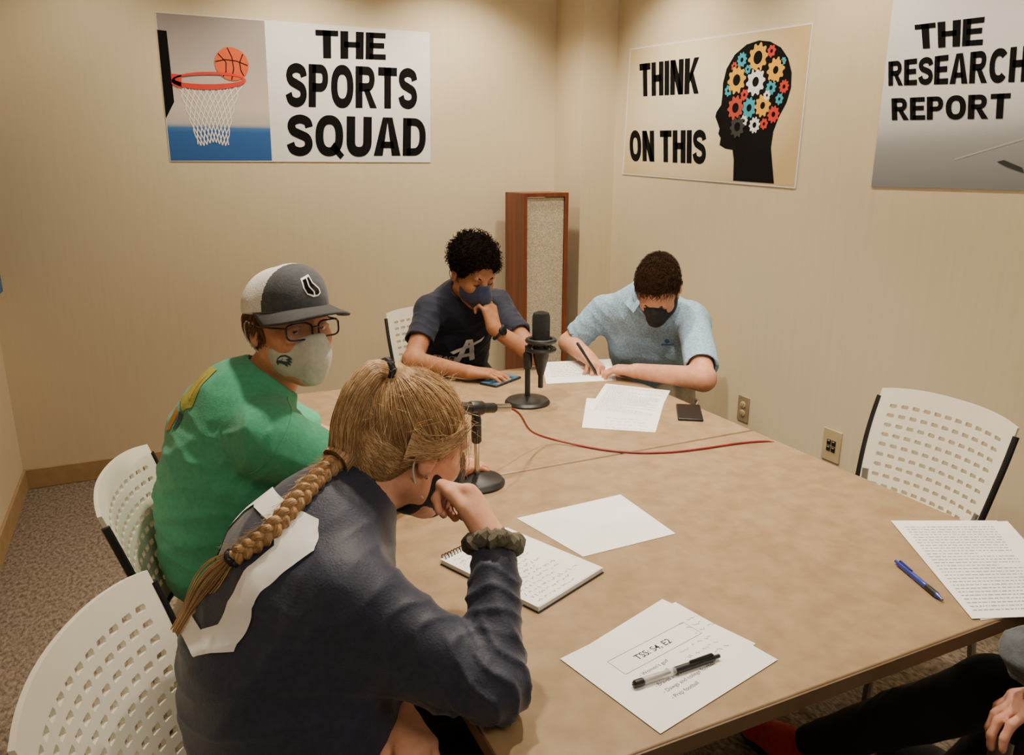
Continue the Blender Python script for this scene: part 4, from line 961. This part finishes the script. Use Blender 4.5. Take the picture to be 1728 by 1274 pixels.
S = around([LC(0, -.02, .03)], .18, .004); hcl = (0, -.014, .052); rrl = (.089, .110, .100)
S.ell(LC(*hcl), rrl, RC); S.clip(LC(0, .032, 0), RC@A_(0, 1, -.75)); S.clip(LC(0, -.03, -.035), RC@A_(0, .45, -1))
V, Q = S.mesh(); V = folds(V, Q, .004, 31, 120, 6); hrC = mk('hair', V, Q, M['hairC'], pC)
mb = MB(); k = 0
while k < 1700:
    d = nrm(rng.normal(size=3)); p = A_(*hcl)+d*A_(*rrl)
    if p[1] > .036+.75*p[2] or p[2] < -.03+.45*p[1]: continue
    k += 1; a0_ = rng.uniform(0, 6.28); x = nrm(np.cross(d, rng.normal(size=3))); y = np.cross(d, x); r_ = rng.uniform(.003, .008); ln = rng.uniform(.008, .03)*(1 if p[2] > .03 else .45)
    mb.tube([LC(*(p+d*(ln*j/9-.004)+r_*(x*math.cos(a0_+j*.95)+y*math.sin(a0_+j*.95)))) for j in range(10)], .0011, 3, cap=False)
mb.build('curls', M['hairC'], hrC, angle=None)
dW = nrm(J['wrL']-J['elL']); wt = torus(J['wrL']-dW*.02, dW, .03, .006, M['plast_k'], pC, 'wristwatch')
MB().lathe([(.017, 0), (.017, .008), (.014, .01)], J['wrL']-dW*.02+nrm((.2, -.9, .3))*.028, nrm((.2, -.9, .3)), 18).build('watch_face', M['screen'], wt)
collar(pC, J['neck']+nrm(hcC-J['neck'])*.012, nrm(LC(0, -.022, -.05)-J['neck']), .066, .005, M['navyT'])
# ------------------------------------------------------------------ person 4: man in polo
hcD = A_(1.728, 2.395, 1.062); RD = fr((-.5, -.48, -.88))
J = joints(dict(pel=(1.95, 2.70, .64), waist=(1.915, 2.66, .73), chest=(1.845, 2.595, .85), M=(1.785, 2.55, .955), neck=(1.765, 2.50, 1.0), shR=(1.69, 2.705, .925), shL=(1.90, 2.395, .92),
    elR=(1.57, 2.79, .785), wrR=(1.53, 2.565, .775), elL=(1.715, 2.085, .785), wrL=(1.592, 2.315, .772), hipL=(1.96, 2.57, .57), hipR=(1.84, 2.77, .57), knL=(1.70, 2.33, .53), knR=(1.62, 2.50, .53), anL=(1.72, 2.32, .09), anR=(1.63, 2.49, .09), ff=nrm((-.8, -.6, 0)), w=(.18, .172, .172, .105), a=1.06))
pD = thing('person', 'person with short dark hair in light blue polo bent over writing', 'person', (1.92, 2.65, 0), group=GP)
V, Q, tp = body(pD, J, hcD, RD, M['skD'], [dict(wr=J['wrR'], d=(-.2, -.95, -.12), n=(-.35, 0, -.9), right=True, curl=(40, 40, 25), thumb=(.9, .3, .5), sc=.98), dict(wr=J['wrL'], d=(-.55, .82, -.04), n=(0, 0, -1), right=False, curl=(22, 30, 22), sc=.98)], .0048, True)
V, Q, sD = shirt(pD, J, hcD, RD, M['polo'], .82, 'polo_shirt', seed=33, amp=.0042, loose=.011, infl=.009, fr_=26, cr=.009); tD = bvh(V, Q)
trousers(pD, J, M['khaki'], seed=10)
LD = lambda *a: hcD+RD@np.array(a)
mask(pD, hcD, RD, M['mask_k'], M['mask_k'], .008, .030, -.002, .072); brows(pD, hcD, RD, M['hairD'])
S = around([LD(0, -.02, .03)], .16, .004); hcl = (0, -.012, .036); rrl = (.078, .102, .088)
S.ell(LD(*hcl), rrl, RD); S.clip(LD(0, .044, 0), RD@A_(0, 1, -.72)); S.clip(LD(0, -.06, -.03), RD@A_(0, .8, -1))
V, Q = S.mesh(); V = folds(V, Q, .003, 35, 90, 4); hrD = mk('hair', V, Q, M['hairD'], pD)
S = around([LD(0, -.02, .02)], .16, .004); S.ell(LD(0, -.014, .022), (.0775, .099, .088), RD); S.clip(LD(0, .03, 0), RD@A_(0, 1, -.3)); S.clip(LD(0, -.03, -.04), RD@A_(0, .4, -1))
V, Q = S.mesh(); mk('cropped_sides', V, Q, M['fade'], hrD)
mb = MB(); shortstrands(mb, hcD, RD, hcl, rrl, lambda p: p[1] < .056+.72*p[2]+rng.normal()*.007 and p[2] > .012+.8*p[1]+rng.normal()*.008, 4600, .022, .0008, lambda p: (.35, .8, .3), .8, .06); mb.build('hair_strands', M['hairD'], hrD, angle=None)
cn = J['neck']+nrm(hcD-J['neck'])*.01; ffD = nrm((-.8, -.6, 0)); rD = nrm((-.6, .8, 0))
collar(pD, cn, nrm(LD(0, -.022, -.05)-J['neck']), .072, .01, M['polo'])
for s in (-1, 1):
    MB().prism([cn+rD*s*.07+ffD*.03+A_(0, 0, .012), cn+ffD*.075+rD*s*.012+A_(0, 0, -.005), cn+ffD*.105+rD*s*.03-A_(0, 0, .045), cn+rD*s*.085+ffD*.055-A_(0, 0, .02)], ffD*.004+A_(0, 0, .003)).build('collar_flap', M['polo'], pD, bevel=.001)
h_ = tD.ray_cast(camv, Vector(nrm(ray(1126, 578))), 4); Od = np.array(h_[0])+ffD*.4
decal('chest_emblem', [[(.009*math.cos(a), .008+.009*math.sin(a)) for a in np.linspace(0, 2*PI, 17)[:-1]]], Od, -rD, ZV, -ffD, tD, M['logoblue'], sD, off=.003, step=.01)
decal('chest_emblem', [[(-.022, -.006), (.022, -.006), (.022, -.011), (-.022, -.011)]], Od, -rD, ZV, -ffD, tD, M['logoblue'], sD, off=.003, step=.01)
# ------------------------------------------------------------------ person 5: cut off at lower right
hcE = A_(1.45, .42, 1.22); RE = fr((-.1, .95, -.2))
J = joints(dict(pel=(1.47, .22, .635), waist=(1.47, .24, .75), chest=(1.465, .29, .88), M=(1.455, .34, .99), neck=(1.452, .37, 1.06), shR=(1.625, .34, .985), shL=(1.29, .37, .985),
    elR=(1.60, .5, .72), wrR=(1.325, .615, .635), elL=(1.265, .635, .715), wrL=(1.42, .5, .66), hipL=(1.39, .3, .56), hipR=(1.58, .3, .56), knL=(1.375, .76, .53), knR=(1.64, .74, .53), anL=(1.385, 1.16, .1), anR=(1.66, .95, .09), ff=nrm((0, 1, 0)), w=(.165, .155, .168, .12), a=1.0))
pE = thing('person', 'person cut off at the lower right, black trousers, grey sleeves, hands in lap', 'person', (1.47, .3, 0), group=GP)
V, Q, _ = body(pE, J, hcE, RE, M['skE'], [dict(wr=J['wrR'], d=(-.9, .38, -.12), n=(-.1, -.2, -.9), right=True, curl=(22, 30, 22), sc=.95), dict(wr=J['wrL'], d=(.9, .1, -.1), n=(0, 0, -1), right=False, curl=(25, 30, 20), sc=.95)], .005)
shirt(pE, J, hcE, RE, M['denim'], 1.9, 'shirt', seed=41); trousers(pE, J, M['blackp'], shoes={'L': M['redshoe']}, toe=A_(-.25, .95, 0), sole=M['sole_k'])
S = around([hcE], .17, .005); S.ell(hcE+RE@A_(0, -.012, .034), (.084, .106, .093), RE); S.clip(hcE+RE@A_(0, .04, 0), RE@A_(0, 1, -.7)); V, Q = S.mesh(); mk('hair', V, Q, M['hairA'], pE)
eyes(pE, hcE, RE, RE[:, 1])
# ------------------------------------------------------------------ microphones
b = T(890, 680); rt = RV*1.0
m1 = thing('microphone', 'black condenser microphone on round desk stand between the two far men', 'microphone', b)
MB().lathe([(.076, 0), (.077, .006), (.07, .014), (.03, .02), (.012, .026)], b, n=36).build('stand_base', M['plast_k'], m1)
MB().lathe([(.0095, .02), (.0095, .20)], b, n=16).build('pole', M['plast_k'], m1)
MB().lathe([(.013, .12), (.016, .126), (.016, .17), (.012, .178)], b, n=18).build('clutch', M['plast_k'], m1)
mcx = b+rt*.044
mt = MB().tube([b+A_(0, 0, .19), b+rt*.012+A_(0, 0, .205), mcx+A_(0, 0, .205)], .010, 8)
for zz, tr in ((.218, .0085), (.188, .0075)):
    P = [mcx+A_(.045*math.cos(a), .045*math.sin(a), zz) for a in np.linspace(0, 2*PI, 33)]; mt.tube(P, tr, 8, cap=False)
for a in np.linspace(0, 2*PI, 9)[:-1]: mt.tube([mcx+A_(.045*math.cos(a), .045*math.sin(a), .188), mcx+A_(.029*math.cos(a), .029*math.sin(a), .203), mcx+A_(.045*math.cos(a), .045*math.sin(a), .218)], .004, 6)
mt.build('shock_mount', M['plast_k'], m1)
MB().lathe([(.011, .10), (.019, .13), (.027, .165), (.028, .225)], mcx, n=28).build('mic_body', M['plast_k'], m1)
MB().lathe([(.0285, .225), (.0295, .23), (.0295, .298), (.026, .310), (.01, .316)], mcx, n=28).build('mic_grille', mat('mic_mesh', '1b1b1d', .5, .4, c2='050505', sc=(500, 500, 500), bs=500, bstr=.8), m1)
MB().lathe([(.009, .055), (.009, .10)], mcx, n=14).build('plug', M['plast_k'], m1)
b = T(805, 816)
m2 = thing('microphone', 'black handheld microphone on chrome desk stand beside the blonde woman', 'microphone', b)
MB().lathe([(.07, 0), (.071, .006), (.064, .014), (.03, .02), (.014, .026)], b, n=36).build('stand_base', M['plast_k'], m2)
MB().lathe([(.007, .02), (.007, .15)], b, n=16).build('pole', M['chrome'], m2)
MB().lathe([(.010, .11), (.013, .115), (.013, .17), (.010, .185)], b, n=18).build('clutch', M['plast_k'], m2)
top = b+A_(0, 0, .2); md = nrm(T(720, 740)-T(850, 708)); md = nrm(A_(md[0], md[1], .18))
MB().lathe([(.016, -.02), (.018, -.015), (.018, .015), (.016, .02)], top, md, 18).tube([b+A_(0, 0, .18), top], .008, 8).build('clip', M['plast_k'], m2)
MB().lathe([(.010, -.06), (.013, -.055), (.013, .0), (.017, .06), (.019, .09)], top, md, 22).build('mic_body', M['plast_k'], m2)
MB().lathe([(.019, .09), (.024, .095), (.026, .115), (.022, .135), (.012, .146), (.003, .149)], top, md, 22).build('mic_grille', M['metal'], m2)
MB().lathe([(.0105, -.105), (.0105, -.06)], top, md, 16).build('plug', M['chrome'], m2)
pl = top-md*.105
pts = [pl, pl-md*.03-A_(0, 0, .006), T(893, 728, .80), T(925, 740, .745), T(965, 749, .7335), T(1020, 760, .7335), T(1080, 765, .7335), T(1140, 763, .7335), T(1200, 755, .7335), T(1250, 747, .7335), T(1300, 743, .7335), A_(1.60, T(1318, 745)[1], .7335), A_(1.622, T(1318, 745)[1]-.01, .715), A_(1.63, 1.60, .5), A_(1.66, 1.62, .1), A_(1.75, 1.7, .006), A_(2.2, 1.9, .006)]
PPc, _ = resample(pts, 90)
tag(MB().tube(PPc, .003, 8).build('microphone_cable', M['cable']), 'red microphone cable lying across the table and over its right edge', 'cable')
# ------------------------------------------------------------------ papers and small things
def sheet(name, label, q, z=TZ+.0006, root=None, th=.0005, group='loose sheets of paper on the tables'):
    P = [A_(p[0], p[1], z) for p in q]; c = sum(P)/4
    t = thing(name, label, 'paper', (c[0], c[1], z), group=group)
    MB().prism(P, (0, 0, th)).build('page', M['paper'], t)
    return t, P
def dashes(root, P, rows, u0, u1, v0, v1, m=M['ink_grey'], h=.3, z=.0008, name='printed_text', seed=1):
    r = random.Random(seed); mb = MB(); tl, tr, br, bl = P
    f = lambda u, v: (tl*(1-u)+tr*u)*(1-v)+(bl*(1-u)+br*u)*v+A_(0, 0, z)
    for i in range(rows):
        v = v0+(v1-v0)*i/max(1, rows-1); u = u0; end = u1 if r.random() > .25 else u0+(u1-u0)*r.uniform(.3, .9); dv = (v1-v0)/rows*h
        while u < end:
            w_ = r.uniform(.012, .06); mb.poly([f(u, v+dv), f(min(u+w_, end), v+dv), f(min(u+w_, end), v), f(u, v)]); u += w_+.012
    mk(name, mb.V, mb.F, m, root, smooth=False)
def scribble(root, P, rows, u0, u1, v0, v1, m, seed=2, r_=.0005, z=.0008, amp=.35):
    r = random.Random(seed); mb = MB(); tl, tr, br, bl = P
    f = lambda u, v: (tl*(1-u)+tr*u)*(1-v)+(bl*(1-u)+br*u)*v+A_(0, 0, z)
    for i in range(rows):
        v = v0+(v1-v0)*i/max(1, rows-1); u = u0; end = u0+(u1-u0)*r.uniform(.55, 1); hh = (v1-v0)/rows*amp
        while u < end:
            n = r.randint(3, 8); Q_ = []
            for k in range(n): Q_.append(f(u, v+hh*r.uniform(-1, .6))); u += .011
            mb.tube(Q_, r_, 3, cap=False); u += .02
    mk('handwriting', mb.V, mb.F, m, root, smooth=False)
sheet('paper_sheet', 'blank white sheet on the table middle, beside the spiral notebook', [T(872, 875), T(1047, 835), T(1140, 901), T(984, 940)])
a, d, c = T(945, 1113), T(1120, 1250), T(1320, 1122); e1 = nrm(c-d); e2 = d-a; e2 = nrm(e2-e1*(e2@e1))
rot = math.radians(6); f1_ = e1*math.cos(rot)-e2*math.sin(rot); f2_ = e2*math.cos(rot)+e1*math.sin(rot)
q0 = a+e1*.02+e2*.004
sheet('paper_sheet', 'white sheet tucked slightly askew beneath the episode list sheet', [q0, q0+f1_*.25, q0+f1_*.25+f2_*.19, q0+f2_*.19])
t, P = sheet('paper_sheet', 'printed sheet headed TSS: S4, E2 with a clear pen lying on it', [a, a+e1*.279, a+e1*.279+e2*.216, a+e2*.216], z=TZ+.0013)
pg = lambda u, v: a*A_(1, 1, 0)+A_(0, 0, TZ+.0019)+e1*u+e2*v
mb = MB()
for q in ring([(.055, .052), (.24, .052), (.24, .094), (.055, .094)], [(.056, .053), (.239, .053), (.239, .093), (.056, .093)]): mb.poly([pg(*p) for p in q])
mk('title_box', mb.V, mb.F, M['ink'], t, smooth=False)
mb = MB(); text_at(mb, 'TSS: S4, E2', pg(.098, .080), e1, -e2, .0185, .012); mk('printed_title', mb.V, mb.F, M['ink'], t, smooth=False)
for i, s in enumerate(("- Women's golf", "- Men's golf", '- Braves and MLB', '- Dawgs and college football', '- Prep football')):
    mb = MB(); text_at(mb, s, pg(.07, .112+.0165*i), e1, -e2, .0105, .006); mk('printed_text', mb.V, mb.F, M['ink'], t, smooth=False)
pq = [pg(.0, .0), pg(.279, 0), pg(.279, .216), pg(0, .216)]
scribble(t, pq, 3, .6, .95, .5, .66, M['ink_grey'], 5, z=.0001); scribble(t, pq, 3, .82, .97, .25, .4, M['ink_grey'], 9, z=.0001)
def pen(name, label, p0, p1, r, mats, z=TZ):
    p0 = A_(p0[0], p0[1], z+r); p1 = A_(p1[0], p1[1], z+r); L_ = np.linalg.norm(p1-p0); ax = (p1-p0)/L_
    t = thing(name, label, 'pen', (p0[0], p0[1], z))
    MB().lathe([(r*.3, .0), (r*.7, .012), (r, .016), (r, L_*.47)], p0, ax, 18).build('barrel', mats[0], t)
    MB().lathe([(r*.97, L_*.47), (r*1.0, L_*.48), (r*.95, L_*.93), (r*.6, L_*.94), (r*.6, L_)], p0, ax, 18).build('upper_barrel', mats[1], t)
    MB().lathe([(r*1.06, L_*.12), (r*1.08, L_*.14), (r*1.08, L_*.3), (r*1.02, L_*.32)], p0, ax, 18).build('grip', mats[2], t)
    MB().tube([p0+ax*L_*.92+A_(0, 0, r), p0+ax*L_*.9+A_(0, 0, r*1.5), p0+ax*L_*.64+A_(0, 0, r*1.35)], r*.28, 6).build('clip', mats[1], t)
    return t
tpn = pen('ballpoint_pen', 'clear and black ballpoint pen lying on the episode list sheet', T(1068, 1163), T(1213, 1114), .0058, (M['clear'], M['plast_k'], M['clear']), z=TZ+.0024)
p0 = T(1068, 1163)*A_(1, 1, 0)+A_(0, 0, TZ+.0082); ax = nrm(T(1213, 1114)-T(1068, 1163)); MB().tube([p0-ax*.002, p0+ax*.012, p0+ax*.07], [.0006, .002, .002], 8).build('ink_refill', M['plast_k'], tpn)
MB().lathe([(.0035, 0), (.006, .003), (.0062, .014), (.006, .018)], p0, ax, 16).build('end_plug', M['plast_k'], tpn)
pen('ballpoint_pen', 'blue click ballpoint pen lying on the bare table near the right edge', T(1590, 1017), T(1511, 951), .0056, (M['penblue'], M['penblue'], M['plast_k']))
nq = [T(742, 940, .745), T(850, 888, .745), T(1000, 963, .745), T(875, 1036, .745)]
nc = sum(nq)/4; nb_ = thing('spiral_notebook', 'open spiral notebook with handwritten page in front of the blonde woman', 'notebook', (nc[0], nc[1], TZ))
ax1 = nrm(nq[1]-nq[0]); ax2 = nq[3]-nq[0]; ax2 = nrm(ax2-ax1*(ax2@ax1)); wN, hN = .192, .262
n0 = nq[0]*A_(1, 1, 0)
rect = lambda z, g=0: [n0+ax1*(-g)+ax2*(.004)+A_(0, 0, z), n0+ax1*(wN+g)+ax2*.004+A_(0, 0, z), n0+ax1*(wN+g)+ax2*(hN+g)+A_(0, 0, z), n0+ax1*(-g)+ax2*(hN+g)+A_(0, 0, z)]
MB().prism(rect(TZ+.0005, .003), (0, 0, .0015)).build('cover', M['plast_k'], nb_)
MB().prism(rect(TZ+.002), (0, 0, .0085)).build('page_block', M['paper'], nb_)
for k, (o_, z_) in enumerate(((.004, .0108), (-.003, .0116))):
    pgs = MB().prism([p+ax1*o_*.5+ax2*o_*.3 for p in rect(TZ+z_)], (0, 0, .0005)).build('page', M['paper'], nb_)
PN = [p+A_(0, 0, .0125) for p in rect(TZ)]
scribble(nb_, PN, 16, .07, .93, .1, .95, M['ink_blue'], 4, r_=.0004, z=.0003)
mb = MB(); P = []
for i in range(0, 22*12+1):
    a_ = i/12*2*PI; P.append(n0+ax1*(.006+(wN-.012)*i/(22*12))+ax2*(.004+.009*math.cos(a_))+A_(0, 0, TZ+.0098+.0085*math.sin(a_)))
MB().tube(P, .0012, 5).build('coil', M['plast_k'], nb_)
for k, (q, lb) in enumerate((([(1512, 883), (1700, 880), (1835, 1030), (1655, 1047)], 'printed sheet lowest in the stack at the table right edge'), ([(1507, 881), (1690, 882), (1812, 1032), (1640, 1040)], 'printed sheet in the middle of the stack at the table right edge'), ([(1503, 880), (1682, 880), (1800, 1040), (1640, 1046)], 'printed sheet with typed lines topmost of the stack at the table right edge'))):
    t, P = sheet('paper_sheet', lb, [T(*p) for p in q], z=TZ+.0006+.0007*k)
    if k == 2: dashes(t, P, 28, .08, .93, .08, .93, seed=12, z=.0007)
t, P = sheet('paper_sheet', 'white handwritten sheet half under the typed page on the far table', [T(990, 672), T(1120, 682), T(1106, 730), T(982, 722)]); scribble(t, P, 4, .3, .95, .65, .95, M['ink_grey'], 8)
t, P = sheet('paper_sheet', 'typed page in front of the writing man, nearest the black phone', [T(1022, 648), T(1131, 660), T(1108, 705), T(992, 692)], z=TZ+.0013); dashes(t, P, 22, .08, .93, .06, .95, seed=15, z=.0007)
t, P = sheet('paper_sheet', 'white sheet under the writing hand of the man in light blue', [T(914, 612), T(1030, 606), T(1040, 642), T(922, 648)]); dashes(t, P, 9, .1, .9, .1, .7, seed=16, z=.0007)
def phone(label, c, ang, lit):
    t = thing('smartphone', label, 'phone', (c[0], c[1], TZ), ang)
    MB().box((0, 0, .0045), (.079, .160, .008)).build('case', M['plast_k'], t, local=True, bevel=.003)
    MB().box((0, 0, .0088), (.073, .152, .0008)).build('screen', M['screen_on'] if lit else M['screen'], t, local=True)
    return t
phone('black smartphone lying face up near the right table edge', T(1163, 698), -.6, False)
phone('smartphone with faintly lit screen under the hand of the curly haired man', A_(1.135, 2.535, TZ), -1.05, True)
tipi = tp[0][0]; p0 = A_(tipi[0]-.012, tipi[1]-.015, TZ+.004); p1 = p0+nrm((-.38, .42, .8))*.15
t = thing('writing_pen', 'black pen held by the man in light blue', 'pen', p0)
ax = nrm(p1-p0); MB().lathe([(.0008, 0), (.003, .012), (.0055, .02), (.0055, .1)], p0, ax, 14).build('barrel', M['plast_k'], t); MB().lathe([(.0054, .1), (.006, .102), (.006, .145), (.003, .15)], p0, ax, 14).build('cap', M['plast_k'], t)
# ------------------------------------------------------------------ lights
LC_ = (1, .86, .66)
def spot(loc, tgt, power, size=math.radians(95), blend=.8, r=.045, c=LC_):
    l = bpy.data.lights.new('downlight', 'SPOT'); l.energy = power; l.spot_size = size; l.spot_blend = blend; l.shadow_soft_size = r; l.color = c
    o = bpy.data.objects.new('downlight', l); col.objects.link(o); o.location = loc; o.rotation_euler = (Vector(tgt)-Vector(loc)).to_track_quat('-Z', 'Y').to_euler()
def fill_area(loc, tgt, power, size, c=LC_):
    l = bpy.data.lights.new('panel', 'AREA'); l.energy = power; l.shape = 'DISK'; l.size = size; l.color = c
    o = bpy.data.objects.new('panel', l); col.objects.link(o); o.location = loc; o.rotation_euler = (Vector(tgt)-Vector(loc)).to_track_quat('-Z', 'Y').to_euler()
spot((.55, 1.75, 2.58), (.62, 1.7, 0), 132); spot((1.2, 1.45, 2.58), (1.15, 1.5, 0), 132); spot((1.25, 2.5, 2.58), (1.25, 2.5, 0), 126)
for x, p in ((-.1, 18), (.75, 54), (1.55, 68)): spot((x, 3.6, 2.58), (x, 3.95, 1.1), p, math.radians(118))
for y, p in ((3.2, 62), (2.2, 50), (1.2, 36)): spot((1.9, y, 2.58), (2.2, y, 1.1), p, math.radians(118))
fill_area((.6, -.2, 2.5), (.9, 1.6, .8), 18, .9)  # soft fill lamp added out of view near the camera, no fixture there
w = bpy.data.worlds.new('world'); scene.world = w; w.use_nodes = True
w.node_tree.nodes['Background'].inputs[0].default_value = (1, .9, .77, 1); w.node_tree.nodes['Background'].inputs[1].default_value = .25
